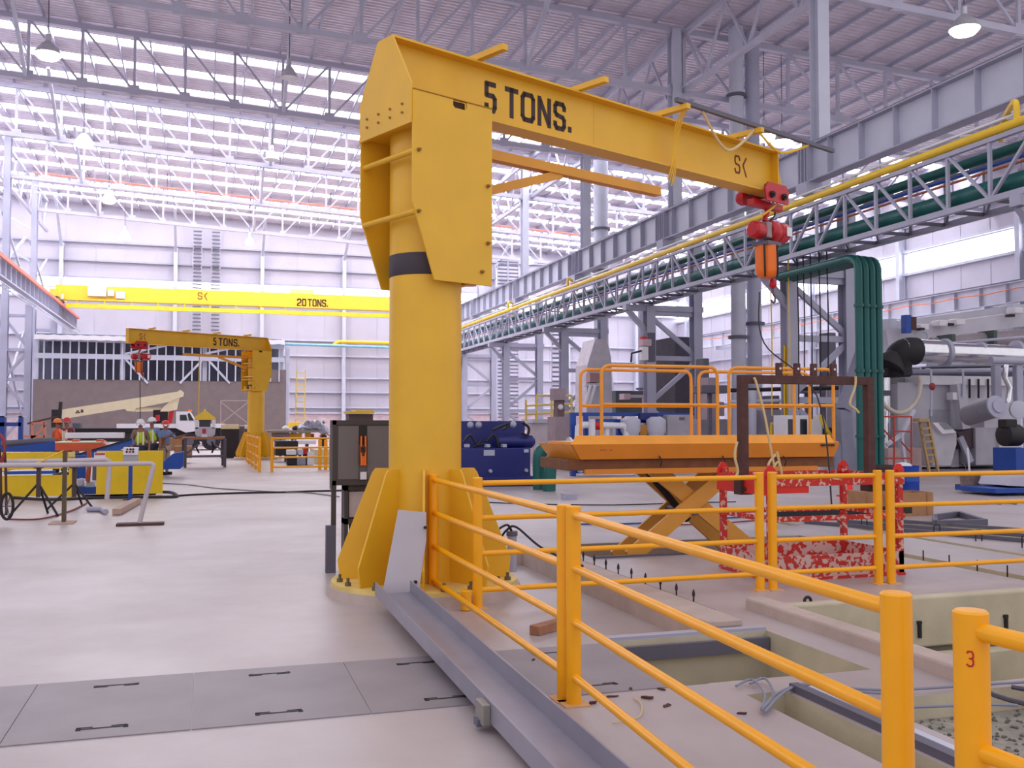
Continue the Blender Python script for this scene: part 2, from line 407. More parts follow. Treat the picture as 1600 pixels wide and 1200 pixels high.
# longitudinal lattice over the left column row and over the right one
for X, lb in ((-12.95, 'long lattice eaves girder over the left column row'), (19.6, 'long lattice girder over the right column row')):
    t = thing('longitudinal_truss', 'grey '+lb, 'roof truss', (X, 24, lowz(X)))
    for z, nm in ((lowz(X)+.1, 'lower_chord'), (lowz(X)+2.6, 'upper_chord')):
        q = MB(); q.bar((X, 24, z), (X, 89.2, z), .2, .2); q.build(nm, STEELT, t)
    n = 38
    for i in range(n):
        y = 24+65*i/n; y2 = 24+65*(i+1)/n; q = MB()
        if i % 2: q.bar((X, y, lowz(X)+.1), (X, y2, lowz(X)+2.6), .1, .1)
        else: q.bar((X, y, lowz(X)+2.6), (X, y2, lowz(X)+.1), .1, .1)
        q.build('diagonal_strut', STEELT, t)
# upper columns above the right runway girder, and the left column row
for k, y in enumerate(YK[1:]):
    t = thing('upper_column', 'grey steel column rising above the right runway girder to the roof, %s from the camera' % ordn[k], 'column', (19.15, y, 9.2), 'upper columns on the right row')
    q = MB(); q.ibeam((19.15, y, 9.2), (19.15, y, lowz(19)+2.7), .5, .42, up=(0,1,0)); q.build('column_shaft', STEELL, t)
    q = MB(); q.box(18.85, 19.45, y-.35, y+.35, 10.66, 10.72); q.build('base_plate', STEEL, t)
def lattice_col(y, xa, xb, za, zb, label, group, out):
    """two legs tied by horizontals and slanted braces; out = direction of the bracket"""
    t = thing('lattice_column', label, 'column', ((xa+xb)/2, y, 0), group)
    q = MB(); q.ibeam((xa, y, 0), (xa, y, za), .42, .4, up=(0,1,0)); q.build('leg', STEEL, t)
    q = MB(); q.ibeam((xb, y, 0), (xb, y, zb), .45, .4, up=(0,1,0)); q.build('leg', STEEL, t)
    for i, z in enumerate((2.3, 4.3, 6.2, 8.4)):
        q = MB(); q.bar((xa, y, min(z, za-.1)), (xb, y, min(z, za-.1)), .16, .2); q.build('horizontal_tie', STEEL, t)
    zz = [.4, 2.3, 4.3, 6.2, min(8.3, zb)]
    for i in range(4):
        a, b = (xa, xb) if i % 2 else (xb, xa)
        if zz[i+1] > za+.3: continue
        q = MB(); q.bar((a, y, zz[i]+.1), (b, y, zz[i+1]-.1), .14, .18); q.build('diagonal_brace', STEEL, t)
    for x in (xa, xb):
        q = MB(); q.box(x-.35, x+.35, y-.35, y+.35, 0, .05); q.build('base_plate', STEEL, t)
    if out:
        q = MB(); q.bar((xa, y, 5.3), (xa+out*1.0, y, 6.3), .2, .2); q.build('bracket_strut', STEEL, t)
        q = MB(); q.bar((xb+.3, y, 6.42), (xa+out*1.15, y, 6.42), .3, .24); q.build('bracket_arm', STEEL, t)
    return t
for k, y in enumerate(YK):
    lattice_col(y, 17.9, 20.1, 6.5, 9.3, 'grey two legged lattice column under the right pipe bridge, %s from the camera' % ordn[k], 'lattice columns of the right row', -1)
for k, y in enumerate(YK[4:]):
    t = lattice_col(y, -11.0, -12.4, 9.1, 19.9, 'grey lattice column of the left row, %s from the camera' % ordn[k], 'lattice columns of the left row', 0)
    for z in (11.0, 13.4, 15.8):
        q = MB(); q.bar((-12.4, y, z), (-16.5, y, z+2.2), .14, .14); q.build('side_brace', STEELL, t)
# cross bracing in the left row plane
for i, (a, b) in enumerate(((YK[4], YK[5]), (YK[5], YK[6]), (YK[6], YW-.6))):
    for z0, z1 in ((11.2, 15.2), (1.0, 8.2)):
        for f_ in (0, 1):
            q = MB(); q.bar((-12.75-.2*f_, a+.35, z0 if f_ else z1), (-12.75-.2*f_, b-.35, z1 if f_ else z0), .13, .16)
            tag(q.build('cross_brace', STEELL if z0 > 5 else STEEL), 'pale slanted cross brace between two columns of the left row', 'brace', 'cross braces of the left column row')
# runway girders
def girder(X, ya, yb, ztop, h, label, st=1.5, m=STEEL, side=-1, rail=True):
    t = thing('runway_girder', label, 'girder', (X, ya, ztop-h))
    q = MB(); q.bar((X, ya, ztop-h/2), (X, yb, ztop-h/2), .03, h-.06); q.build('web_plate', STEELL if m is STEEL else m, t)
    for z, nm in ((ztop-.02, 'top_flange'), (ztop-h+.02, 'bottom_flange')):
        q = MB(); q.bar((X, ya, z), (X, yb, z), .46, .04); q.build(nm, m, t)
    n = min(90, int((yb-ya)/st))
    for i in range(n):
        y = ya+.2+i*(yb-ya-.4)/(n-1)
        q = MB(); q.box(X+side*.22, X, y-.012, y+.012, ztop-h+.04, ztop-.04); q.build('stiffener', m, t)
    if rail:
        q = MB(); q.bar((X, ya, ztop+.06), (X, yb, ztop+.06), .07, .12); q.build('crane_rail', STEELD, t)
    return t
g = girder(18.7, 12, 88, 10.58, 1.22, 'deep grey crane runway girder with stiffeners above the right pipe bridge')
for y in YK:
    for dy in (-.25, -.1, .1, .25):
        q = MB(); q.box(18.45, 18.7, y+dy-.015, y+dy+.015, 9.4, 10.54); q.build('joint_stiffener', STEEL, g)
    q = MB(); q.box(18.4, 19.0, y-.3, y+.3, 9.0, 9.36); q.build('bearing_block', STEEL, g)
g = girder(-10.68, 20, 89, 10.55, 1.2, 'grey crane runway girder with stiffeners along the left column row', side=1)
q = MB(); q.bar((-10.35, 20, 10.3), (-10.35, 89, 10.3), .12, .2)
tag(q.build('conductor_rail', PINKB), 'salmon pink conductor rail along the left runway girder', 'rail')
q = MB()
for z in (8.75, 9.05): q.bar((-10.1, 20, z), (-10.1, 88, z), .05, .05)
q.bar((-10.4, 20, 8.75), (-10.4, 88, 8.75), .05, .08)
for i in range(60): q.bar((-10.45, 21+i*1.12, 8.75), (-10.05, 21+i*1.12, 8.75), .04, .04)
tag(q.build('cable_tray', STEELL), 'pale cable tray hung below the left runway girder', 'cable tray')
girder(43.0, 24, 88, 9.4, 1.15, 'pale grey crane runway girder along the right wall', st=1.9, m=STEELL)
q = MB(); q.tube(smoothpath([(42.7, 30+i*2.2, 9.0-.1*(i % 2)) for i in range(24)], 2), .03, 5)
tag(q.build('festoon_cable', ORANGE), 'thin orange cable looping along the right wall girder', 'cable')
# pipe bridge in front of the right row
XB, XC = 16.9, 18.0; ZT, ZL = 7.98, 6.62
t = thing('pipe_bridge', 'long grey lattice pipe bridge carried along the right column row', 'pipe rack', (XB, 12, ZL))
YA, YB = 12.5, 76.0
for x, nm in ((XB, 'front'), (XC, 'rear')):
    q = MB(); q.bar((x, YA, ZT), (x, YB, ZT), .12, .1); q.build('top_chord', STEEL, t)
    q = MB(); q.bar((x, YA, ZL), (x, YB, ZL), .14, .14); q.build('bottom_chord', STEEL, t)
n = 48; dy = (YB-YA)/n
for i in range(n+1):
    y = YA+i*dy
    for x in (XB, XC):
        q = MB(); q.bar((x, y, ZL), (x, y, ZT), .075, .075); q.build('vertical_strut', STEEL, t)
    q = MB(); q.bar((XB, y, ZL), (XC, y, ZL), .08, .08); q.build('floor_tie', STEELD, t)
    if i < n:
        y2 = y+dy; ph = ((y-YK[0])/BAY) % 1
        q = MB()
        if ph < .5: q.bar((XB, y, ZL), (XB, y2, ZT), .075, .06)
        else: q.bar((XB, y, ZT), (XB, y2, ZL), .075, .06)
        q.build('diagonal_strut', STEEL, t)
        q = MB(); q.bar((XB, y, ZL), (XC, y2, ZL), .05, .05); q.build('floor_diagonal', STEELD, t)
def pipe(name, label, pts, r, m, cat='pipe', n=12):
    q = MB(); q.tube(pts, r, n); return tag(q.build(name, m, smooth=True), label, cat)
pipe('yellow_pipe', 'long bright yellow pipe on top of the right pipe bridge', [(XB-.02, 12.5, 8.16), (XB-.02, 76, 8.16)], .1, YPIPE)
for i, (y, nm) in enumerate(((17.0, 'nearest of the three'), (45.0, 'middle of the three'), (55.0, 'farthest of the three'))):
    q = MB(); pts = [(XB, y+1.0, 8.22), (XB, y+.95, 8.55), (XB, y+.5, 8.68)] if i else [(XB, y, 8.2), (XB, y, 8.6), (XB+.3, y-.4, 8.62)]
    q.tube(smoothpath([(XB, y, 8.2), (XB, y, 8.55), (XB+.15, y+.25, 8.68), (XB+.8, y+1.2, 8.6), (XB+1.1, y+1.6, 8.3)], 4), .07, 8)
    tag(q.build('branch_pipe', YPIPE, smooth=True), 'short yellow gooseneck branch on the yellow pipe, '+nm, 'pipe', 'goosenecks on the yellow pipe')
pipe('white_conduit', 'thin white conduit running beside the yellow pipe', [(XB+.35, 12.5, 8.5), (XB+.35, 76, 8.5)], .035, WHITE)
pipe('grey_conduit', 'thin grey conduit running beside the yellow pipe', [(XB+.6, 12.5, 8.62), (XB+.6, 76, 8.62)], .03, STEEL)
q = MB()
for i in range(44): q.bar((XB, 13+i*1.42, 8.33), (XB+.9, 13+i*1.42, 8.5), .04, .04)
tag(q.build('conduit_brackets', STEELL), 'row of small brackets holding conduits above the pipe bridge', 'brackets', kind='stuff')
pipe('green_water_pipe', 'thick dark green pipe low inside the pipe bridge', [(XB+.34, 12.5, 6.98), (XB+.34, 76, 6.98)], .2, GREEN)
pipe('green_water_pipe', 'second thick green pipe behind the first, deeper in the pipe bridge', [(XB+.80, 24.6, 6.98), (XB+.80, 76, 6.98)], .19, GREEN)
pipe('green_water_pipe', 'thinner green pipe along the top of the pipe bridge', [(XB+.8, 12.5, 7.9), (XB+.8, 76, 7.9)], .13, GREEN)
pipe('blue_air_line', 'thin blue air line inside the pipe bridge', [(XB+.3, 12.5, 7.5), (XB+.3, 76, 7.5)], .035, BLUE)
pipe('orange_air_line', 'thin orange brown line inside the pipe bridge', [(XB+.3, 12.5, 7.38), (XB+.3, 76, 7.38)], .03, mat('orange_brown', (170, 90, 50), .6, var=0))
pipe('grey_pipe', 'grey pipe in the upper part of the pipe bridge', [(XB+.6, 12.5, 7.62), (XB+.6, 76, 7.62)], .07, STEELD)
# four green drops beside the right row
for i in range(4):
    x = 17.1+.25*i; y = 22.8+.05*i
    q = MB(); top = 6.17
    q.tube([(x, y, .02), (x, y, top-.5)]+arc((x, y, top-.4), (x, y, top-.02), (x, y+.45, top), 6)+[(x, 27.05, top)], .11, 12)
    q2 = q.build('green_drop_pipe', GREEN, smooth=True)
    tag(q2, 'tall dark green pipe dropping from the pipe bridge, %s of four from the right' % ['first', 'second', 'third', 'fourth'][i], 'pipe', 'four green drop pipes')
    for z in (1.2, 3.0, 4.8):
        c = MB(); c.lathe((x, y, z), [(.12, -.04), (.14, -.04), (.14, .04), (.12, .04)], 12); c.build('pipe_clamp', GREEN, q2)
# tall exhaust stacks
def stack(x, y, r, z0, z1, label, rings, m=STEELL, cone=None, taper=0):
    t = thing('exhaust_stack', label, 'stack', (x, y, z0))
    q = MB(); q.lathe((x, y, z0), [(r, 0), (r, z1-z0)], 24); q.build('stack_pipe', m, t, smooth=True)
    for z in rings:
        q = MB(); q.lathe((x, y, z), [(r, -.06), (r+.13, -.06), (r+.13, .06), (r, .06)], 24); q.build('flange_ring', STEELD, t, smooth=True)
    if cone:
        q = MB(); q.lathe((x, y, cone[1]), [(cone[0], 0), (r, cone[2])], 24); q.build('base_cone', m, t, smooth=True)
    return t
def at_px(px, X):   # depth down the hall at which a vertical at X stands, from its pixel column
    return gx(px, 650, X).y
stack(21.6, at_px(1155, 21.6), .31, 0.0, 18.6, 'tall pale exhaust stack, left one of the pair beside the hoist', (5.2, 8.4, 12.6, 15.6))
stack(22.4, at_px(1180, 22.4), .31, 0.0, 18.5, 'tall darker grey exhaust stack, right one of the pair beside the hoist', (5.8, 8.2, 12.9, 13.3), STEEL)
stack(21.4, at_px(940, 21.4), .42, 2.9, 18.5, 'wide pale exhaust stack farther back with a flared base', (7.6, 10.2, 12.6), cone=(.9, 1.8, 4.4))
q = MB(); _b = bpy.data.objects['exhaust_stack.002']; _o = ORG[_b.name]; q.lathe((_o.x, _o.y, 0), [(1.0, 0), (.9, .1), (.9, 1.8)], 24); q.build('base_skirt', STEEL, _b, smooth=True)
stack(24.0, at_px(1003, 24.0), .2, 0, 9, 'slim grey twin pipe behind the scissor lift guard rail', (3.5,), STEEL)
# ================================================================== JIB CRANES
CR_Z = dict(plate_top=4.606, corner=3.58, low=2.894, boom_top=5.18, boom_low=4.643)
def jib(loc, ang, label, mirror=1, tag_far=False, logo_side=-1):
    """pillar jib crane built along local +x, then turned; mirror=-1 puts the lettering on the other web face"""
    t = thing('jib_crane', label, 'jib crane', (0, 0, 0), 'pillar jib cranes')
    P = lambda m, n, mt=CRANE, **k: m.build(n, mt, t, **k)
    q = MB(); q.lathe((0,0,.12), [(.345, 0), (.345, 4.24)], 40); pole = P(q, 'pillar', smooth=True)
    q = MB(); q.lathe((0,0,2.97), [(.348, 0), (.351, .005), (.351, .2), (.348, .205)], 40); q.build('black_band', mat('band_black', (62, 52, 62), .6, var=.03), pole, smooth=True)
    q = MB(); q.lathe((0,0,0), [(.92, 0), (.9, .085)], 48); P(q, 'grout_pad', CONC, smooth=True)
    q = MB(); q.lathe((0,0,.085), [(.875, 0), (.875, .035)], 48); P(q, 'base_plate', mat('base_plate_yellow', (226, 200, 120), .6, var=.08, scale=5), smooth=True)
    for k in range(8):
        a = k*math.pi/4+(-1.80-ang if not tag_far else .2); c, s_ = math.cos(a), math.sin(a)
        r = lambda rr, z: (rr*c, rr*s_, z)
        nrm = Vector((-s_, c, 0))*.022
        q = MB(); q.prism([Vector(r(*p))-nrm/2 for p in ((.34,.12),(.80,.12),(.82,.30),(.50,1.12),(.47,1.16),(.34,1.16))], nrm); P(q, 'gusset', bevel=.003)
        for da in (-.16, .16):
            b = MB(); bx, by = .80*math.cos(a+.39+da), .80*math.sin(a+.39+da)
            b.lathe((bx, by, .12), [(.032, 0), (.032, .03), (.016, .03), (.016, .07)], 6); P(b, 'anchor_bolt', mat('bolt_grey', (110, 100, 80), .6, metal=.3, var=0))
    W = .442
    for sg, nm in ((-1, 'side_plate'), (1, 'side_plate')):
        q = MB(); pl = [(-.462,4.606),(.457,4.606),(.457,2.894),(-.216,2.894),(-.462,3.58)]
        if sg == mirror*-1:
            pl = [(-.462,4.606),(-.01,4.606),(-.01,4.55),(.01,4.53),(.13,4.53),(.15,4.55),(.15,4.606),(.457,4.606),(.457,2.894),(-.216,2.894),(-.462,3.58)]
        q.prism([(u, sg*W-.009, z) for u, z in pl], (0, .018, 0)); sp = P(q, nm, bevel=.002)
        q = MB(); q.box(-.462, .457, sg*W-.016, sg*W+.016, 4.607, 4.615); q.build('edge_lip', mat('lip_ochre', (176, 122, 20), .6), sp)
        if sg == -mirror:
            q = MB(); q.box(-.015, .155, sg*(W-.05)-.02, sg*(W-.05)+.02, 4.50, 4.606); q.build('slot_shade_block', mat('slot_shade_brown', (70, 48, 28), .8), sp)  # dark block added behind the notch, its colour standing for the shade inside
        for u, z in ((-.40, 4.06), (-.40, 3.50), (.40, 3.85), (.40, 3.30), (.33, 3.02)):
            b = MB(); b.lathe((u, sg*(W+.009), z), [(.02, 0), (.02, .015), (.011, .015), (.011, .04)], 6, axis=(0, sg, 0)); b.build('bolt', mat('bolt_brown', (150, 112, 50), .6, var=0), sp)
    q = MB(); pl = [(-.442,4.355),(-.442,4.66),(-.13,5.19),(.13,5.19),(.442,4.66),(.442,4.355)]
    q.prism([(-.475, v, z) for v, z in pl], (.016, 0, 0)); ep = P(q, 'back_plate', bevel=.002)
    for i in range(4):
        for zz in (4.42, 4.50):
            b = MB(); b.lathe((-.475, -.3+i*.2, zz), [(.012, 0), (.012, .015)], 6, axis=(-1,0,0)); b.build('bolt', MATS['bolt_brown'], ep)
    q = MB(); q.box(-.47, .45, -.43, .43, 4.33, 4.35); P(q, 'bearing_plate')
    q = MB(); q.box(-.48, -.44, -.44, .44, 4.30, 4.355); P(q, 'edge_angle')
    for z in (4.06, 3.50):
        for u in (-.42, .40):
            q = MB(); q.tube([(u, -.44, z), (u, .44, z)], .028, 10); P(q, 'tie_rod', smooth=True)
    for z in (3.95, 3.38, 2.95):
        q = MB(); q.box(.34, .44, -.43, .43, z-.02, z+.02); P(q, 'inner_web')
    for sg in (-1, 1):
        q = MB(); q.lathe((.38, sg*.2, 2.92), [(.07, 0), (.07, .18)], 14); P(q, 'guide_roller', smooth=True)
    # boom
    zb, zt, ue = 4.643, 5.18, 5.64
    q = MB(); q.box(-.46, ue, -.008, .008, zb, zt); web = P(q, 'boom_web')
    for z0, z1, nm in ((zt, zt+.022, 'boom_top_flange'), (zb-.022, zb, 'boom_bottom_flange')):
        q = MB(); q.box(-.47, ue, -.13, .13, z0, z1); P(q, nm)
    q = MB(); q.box(ue-.02, ue, -.12, .12, zb, zt); P(q, 'end_stop_plate')
    q = MB(); q.box(2.28, 2.29, -.012, .012, zb, zt); P(q, 'splice_seam')
    for u in (0.55, 1.95, 3.3, 4.72):
        q = MB(); q.bar((u, .1*mirror, zt+.055), (u+.03, -.5*mirror, zt+.055), .07, .06); P(q, 'cable_arm')
    # lettering on the near web face
    yv = -.0095*mirror; es = (mirror, 0, 0)
    def U(a, b): return (a*mirror, b*mirror) if mirror == 1 else (-b, -a)
    if mirror == 1:
        sp = [(0.715,.875),(0,0),(.985,1.165),(1.2,1.4),(1.437,1.63),(1.665,1.85),(1.882,1.915)]; lo, hh = 4.75, .32
    else:
        sp = [(0,0)]*7; x = 0
        sp = [(-2.02,-1.88),(0,0),(-1.78,-1.60),(-1.565,-1.365),(-1.33,-1.137),(-1.10,-.915),(-.883,-.85)]; lo, hh = 4.745, .32
    q = MB(); lettering(q, '5 TONS.', (0, yv, lo), es, (0,0,1), sp, hh, .052); q.build('load_lettering', LETTER, web)
    sl = [(4.83,4.95),(4.965,5.09)] if mirror == 1 else [(-5.16,-5.04),(-5.025,-4.90)]
    q = MB(); lettering(q, 'S<', (0, yv, 4.80), es, (0,0,1), sl, .24, .026); q.build('logo_lettering', LOGO, web)
    # festoon arm below the boom
    q = MB(); q.bar((.46, 0, 4.31), (3.3, -.05, 4.31), .11, .10); P(q, 'festoon_arm', mat('festoon_orange', (220, 152, 46), .5, var=.04))
    q = MB(); q.bar((.46, 0, 3.84), (1.75, -.02, 4.27), .08, .09); P(q, 'arm_brace', MATS['festoon_orange'])
    for z in (4.31, 3.84):
        for dz in (-.09, .09):
            q = MB(); q.box(.45, .62, -.07, .07, z+dz-.01, z+dz+.01); P(q, 'pivot_lug', MATS['festoon_orange'])
        q = MB(); q.tube([(.56, 0, z-.1), (.56, 0, z+.1)], .012, 8); P(q, 'pivot_pin', MATS['festoon_orange'])
    t.location = loc; t.rotation_euler = (0, 0, ang)
    return t
def jw(loc, ang):
    c, s_ = math.cos(ang), math.sin(ang)
    return lambda u, v, z: Vector((loc[0]+u*c-v*s_, loc[1]+u*s_+v*c, z))
M0 = (1.993, 9.193, 0); A0 = .40
jib(M0, A0, 'large yellow five ton pillar jib crane in the foreground, boom to the right')
M1 = (1.99, 43.0, 0); A1 = math.radians(208.5)
jib(M1, A1, 'distant yellow five ton pillar jib crane, boom pointing left', mirror=-1, tag_far=True)
def hoist(loc, ang, u, label, group):
    t = thing('chain_hoist', label, 'hoist', (0, 0, 0), group)
    L = lambda q, n, m, par=t, **k: q.build(n, m, par, **k)
    zb = 4.62
    for sg in (-1, 1):
        q = MB(); q.prism([(-.24, sg*.17, zb-.14), (.24, sg*.17, zb-.14), (.27, sg*.17, zb+.02), (.2, sg*.17, zb+.11), (-.2, sg*.17, zb+.11), (-.27, sg*.17, zb+.02)], (0, .025*sg, 0)); L(q, 'trolley_plate', RED, bevel=.004)
        for du in (-.13, .13):
            q = MB(); q.lathe((du, sg*.165, zb+.05), [(.065, 0), (.065, .05), (.05, .06)], 16, axis=(0, -sg, 0)); L(q, 'trolley_wheel', STEELD, smooth=True)
            q = MB(); q.lathe((du, sg*.195, zb-.05), [(.045, 0), (.045, .03), (.02, .03), (.02, .05)], 12, axis=(0, sg, 0)); L(q, 'axle_nut', BLACK, smooth=True)
    q = MB(); q.lathe((.02, .2, zb+.02), [(.09, 0), (.1, .03), (.1, .2), (.07, .25)], 18, axis=(0, 1, 0)); L(q, 'travel_motor', RED, smooth=True)
    q = MB(); q.box(-.33, .33, -.05, .05, zb-.19, zb-.10); L(q, 'load_bar', RED, bevel=.008)
    q = MB(); q.tube(smoothpath([(0,0,zb-.15), (.04,0,zb-.22), (0,0,zb-.30), (-.02,0,zb-.36)], 4), .035, 8); L(q, 'suspension_hook', RED, smooth=True)
    q = MB(); q.lathe((-.30, 0, zb-.50), [(.08, 0), (.115, .03), (.115, .16), (.10, .2)], 20, axis=(1,0,0)); L(q, 'gear_case', RED, smooth=True)
    q = MB(); q.box(-.10, .02, -.10, .10, zb-.60, zb-.38); L(q, 'centre_body', mat('hoist_alloy', (150, 130, 130), .4, metal=.5), bevel=.02)
    q = MB(); q.lathe((.02, 0, zb-.48), [(.12, 0), (.145, .03), (.145, .17), (.135, .19), (.135, .2), (.145, .21), (.145, .36), (.11, .41)], 12, axis=(1,0,0)); m_ = L(q, 'motor_cover', RED, smooth=True)
    q = MB(); q.box(.27, .38, -.155, -.145, zb-.54, zb-.42); L(q, 'white_sticker', WHITE, m_)
    q = MB(); q.box(-.17, .11, -.16, .10, zb-.70, zb-.65); L(q, 'bag_frame', STEELD)
    q = MB(); q.lathe((-.03, -.03, zb-1.12), [(.08, 0), (.125, .03), (.145, .10), (.15, .42)], 8); b_ = L(q, 'chain_bag', ORANGE, smooth=True)
    for du, dv in ((-.165, -.10), (.0, -.185)):
        q = MB(); q.tube(smoothpath([(du-.01, dv, zb-.70), (du-.0, dv, zb-1.0), (du+.03, dv*.8, zb-1.12)], 3), .012, 6); q.build('bag_strap', BLACK, b_)
    q = MB(); q.tube([(.15, 0, zb-.6), (.15, 0, zb-1.12)], .01, 6); L(q, 'load_chain', STEELD)
    q = MB(); q.lathe((.15, 0, zb-1.24), [(.03, 0), (.05, .03), (.05, .1), (.03, .13)], 12); L(q, 'hook_block', RED, smooth=True)
    q = MB(); q.tube(smoothpath([(.15,0,zb-1.22), (.15,0,zb-1.30), (.20,0,zb-1.36), (.17,0,zb-1.43), (.10,0,zb-1.40)], 5), .016, 8); L(q, 'load_hook', STEELD, smooth=True)
    q = MB(); q.tube(smoothpath([(.3,.1,zb), (.36,.1,zb-.2), (.2,.12,zb-.33), (.05,.1,zb-.4)], 6), .012, 6); L(q, 'power_lead', BLACK)
    f_ = jw(loc, ang)
    t.location = f_(u, 0, 0); t.rotation_euler = (0, 0, ang+(math.pi if ang > 2 else 0)); return t
hoist(M0, A0, 5.5, 'red electric chain hoist with orange chain bag hanging from the near boom end', 'chain hoists')
hoist(M1, A1, 5.15, 'small red chain hoist with orange bag on the distant jib boom', 'chain hoists')
f0 = jw(M0, A0); f1 = jw(M1, A1)
# power rail and cables above the near boom
q = MB(); q.bar(f0(3.2, -.42, 5.30), f0(6.5, -.40, 5.30), .05, .05)
tag(q.build('festoon_track', STEELD), 'thin dark track bar lying above the near boom end', 'rail')
for k, (ua, ub, sag) in enumerate(((3.7, 4.75, .42), (4.75, 5.9, .25))):
    pts = smoothpath([f0(ua, -.40, 5.27), f0((ua+ub)/2, -.36, 5.33-sag), f0(ub, -.40, 5.27)], 8)
    q = MB(); q.tube(pts, .018, 6); tag(q.build('festoon_cable', ROPE if k == 0 else YROPE), ['sagging beige festoon cable above the near boom', 'yellow cable curling over the near boom tip'][k], 'cable')
t = thing('coiled_cable', 'bundle of yellow flat cable hung over the near boom middle', 'cable', f0(3.55, 0, 4.3))
for i in range(4):
    q = MB(); o_ = -.05+i*.03
    q.tube(smoothpath([f0(3.45, -.42, 5.33), f0(3.47+o_, -.25, 5.15), f0(3.48+o_*.5, -.16, 4.85), f0(3.47+o_*.9, -.15, 4.6), f0(3.45+o_*1.3, -.12, 4.45-.03*(i % 3))], 5), .008, 5)
    q.build('cable_loop', YROPE, t)
# pendant lead from hoist to the red cage
q = MB(); q.tube(smoothpath([f0(5.35, 0, 3.3), Vector((6.75, 10.9, 2.6)), Vector((6.9, 10.0, 1.9)), Vector((6.6, 9.3, .55))], 8), .009, 6)
tag(q.build('pendant_lead', BLACK), 'thin black pendant lead hanging down from the near hoist', 'cable')
q = MB(); q.tube(smoothpath([f0(5.75, 0, 5.1), f0(5.7, -.1, 4.6), f0(5.3, -.1, 4.3)], 6), .014, 6)
tag(q.build('hoist_cable', YROPE), 'yellow cable dropping from the near boom tip to the red trolley', 'cable')
q = MB(); q.tube([f1(2.6, -.05, 4.25), f1(2.6, -.05, 1.9)], .02, 6); tag(q.build('pendant_lead', YROPE), 'yellow pendant lead hanging from the distant jib arm', 'cable')
q = MB(); q.tube([f1(5.1, 0, 3.2), f1(5.1, .1, 1.0)], .015, 6); tag(q.build('pendant_lead', BLACK), 'thin dark lead hanging below the distant hoist', 'cable')
# grey steel sheet leaning on the gussets
def lean_sheet():
    pts = [gy(597, 925, 8.33), gy(654, 931, 8.33), gy(666, 845, 8.45), gy(666, 801, 8.51), gy(622, 797, 8.52)]
    pts[0].z = .125; pts[1].z = .125
    q = MB(); q.prism(pts, (0.002, .012, .002)); o = q.build('steel_sheet', mat('sheet_grey', (186, 180, 188), .45, var=.03), bevel=.002)
    tag(o, 'light grey steel sheet leaning against the near crane gussets', 'steel sheet')
    for px, py in ((664, 824), (649, 909)):
        p = gy(px, py, 8.46 if py < 850 else 8.35); b = MB(); b.lathe(p, [(.014, 0), (.014, .02)], 10, axis=(0,-1,0)); b.build('dark_hole_plug', BLACK, o)
lean_sheet()
# U channel lying from the crane base towards the camera
def channel():
    S0, E0 = Vector((1.53, 8.31, .14)), Vector((1.585, 2.4, .005)); d = (E0-S0)
    t = thing('steel_channel', 'long grey U shaped steel channel lying on the floor beside the railing', 'steel channel', S0)
    a = Vector((1, 0, 0)); u = Vector((0, 0, 1)); m = mat('channel_grey', (150, 146, 160), .4, var=.05, scale=3, metal=.2)
    q = MB(); q.bar(S0, E0, .30, .010); q.build('web', m, t)
    for sg in (-1, 1):
        q = MB(); q.bar(S0+a*sg*.15+u*.05, E0+a*sg*.15+u*.05, .012, .11); q.build('flange', m, t)
    p = S0+d*((8.55-5.05)/6.15); q = MB(); q.box(p.x-.20, p.x-.155, p.y-.07, p.y+.07, p.z-.02, p.z+.09); q.build('clamp', mat('clamp_grey', (150, 146, 140), .5, metal=.4), t, bevel=.006)
    q = MB(); q.box(p.x-.215, p.x-.155, p.y-.02, p.y+.05, p.z-.035, p.z+.0); q.build('clamp_jaw', STEELD, t)
channel()
# ------------------------------------------------------------------ yellow guard railings
ZR = (1.07, .77, .465, .155)
def post(mb, x, y, h=1.12, r=.0435):
    mb.lathe((x, y, .006), [(r, 0), (r, h-.012), (r-.006, h-.006)], 24)
def panel(xa, ya, xb, yb, label, num=None, ends=(1, 1)):
    t = thing('guard_rail', label, 'railing', (xa, ya, 0), 'yellow tube guard railings')
    for (x, y), e in (((xa, ya), ends[0]), ((xb, yb), ends[1])):
        if not e: continue
        q = MB(); post(q, x, y); p = q.build('post', RAILY, t, smooth=True)
        q = MB(); q.box(x-.075, x+.075, y-.075, y+.075, 0, .008); q.build('foot_plate', mat('foot_plate_tan', (214, 170, 120), .7), t)
        if num and (x, y) == (xa, ya):
            d = Vector((-x, -y, 0)).normalized(); s_ = Vector((d.y*-1, d.x, 0))
            q = MB(); O = Vector((x, y, 0))+d*.0436-s_*.012; q.add([], []); lettering(q, '3', O+Vector((0,0,.985)), s_, (0,0,1), [(0, .018)], .04, .004, .003); q.build('painted_number', RED, p)
    d = Vector((xb-xa, yb-ya, 0)); L = d.length; d.normalize()
    for z in ZR:
        q = MB(); a = Vector((xa, ya, z))+d*(.03 if ends[0] else 0); b = Vector((xb, yb, z))-d*(.03 if ends[1] else 0)
        q.tube([a, b], .0235, 14); q.build('rail', RAILY, t, smooth=True)
    return t
panel(1.99, 5.37, 1.99, 8.82, 'yellow railing from the near crane base towards the camera')
panel(1.862, 2.336, 2.005, 5.26, 'nearest yellow railing, its thick round post cut by the picture bottom')
panel(1.869, 2.06, 2.02, -.6, 'yellow railing leaving the frame at lower right, post marked 3', num=True)
panel(2.24, 8.19, 5.04, 8.25, 'yellow railing from the near crane base across to the red cage')
panel(5.18, 8.25, 6.37, 8.24, 'short yellow railing in front of the peeling red cage')
panel(6.50, 8.22, 10.6, 8.25, 'yellow railing running off to the right edge')
q = MB(); post(q, 2.12, 8.12, .17, .045); o = q.build('post_stub', RAILY, smooth=True); tag(o, 'short yellow post stub beside the railing near the crane base', 'post stub')
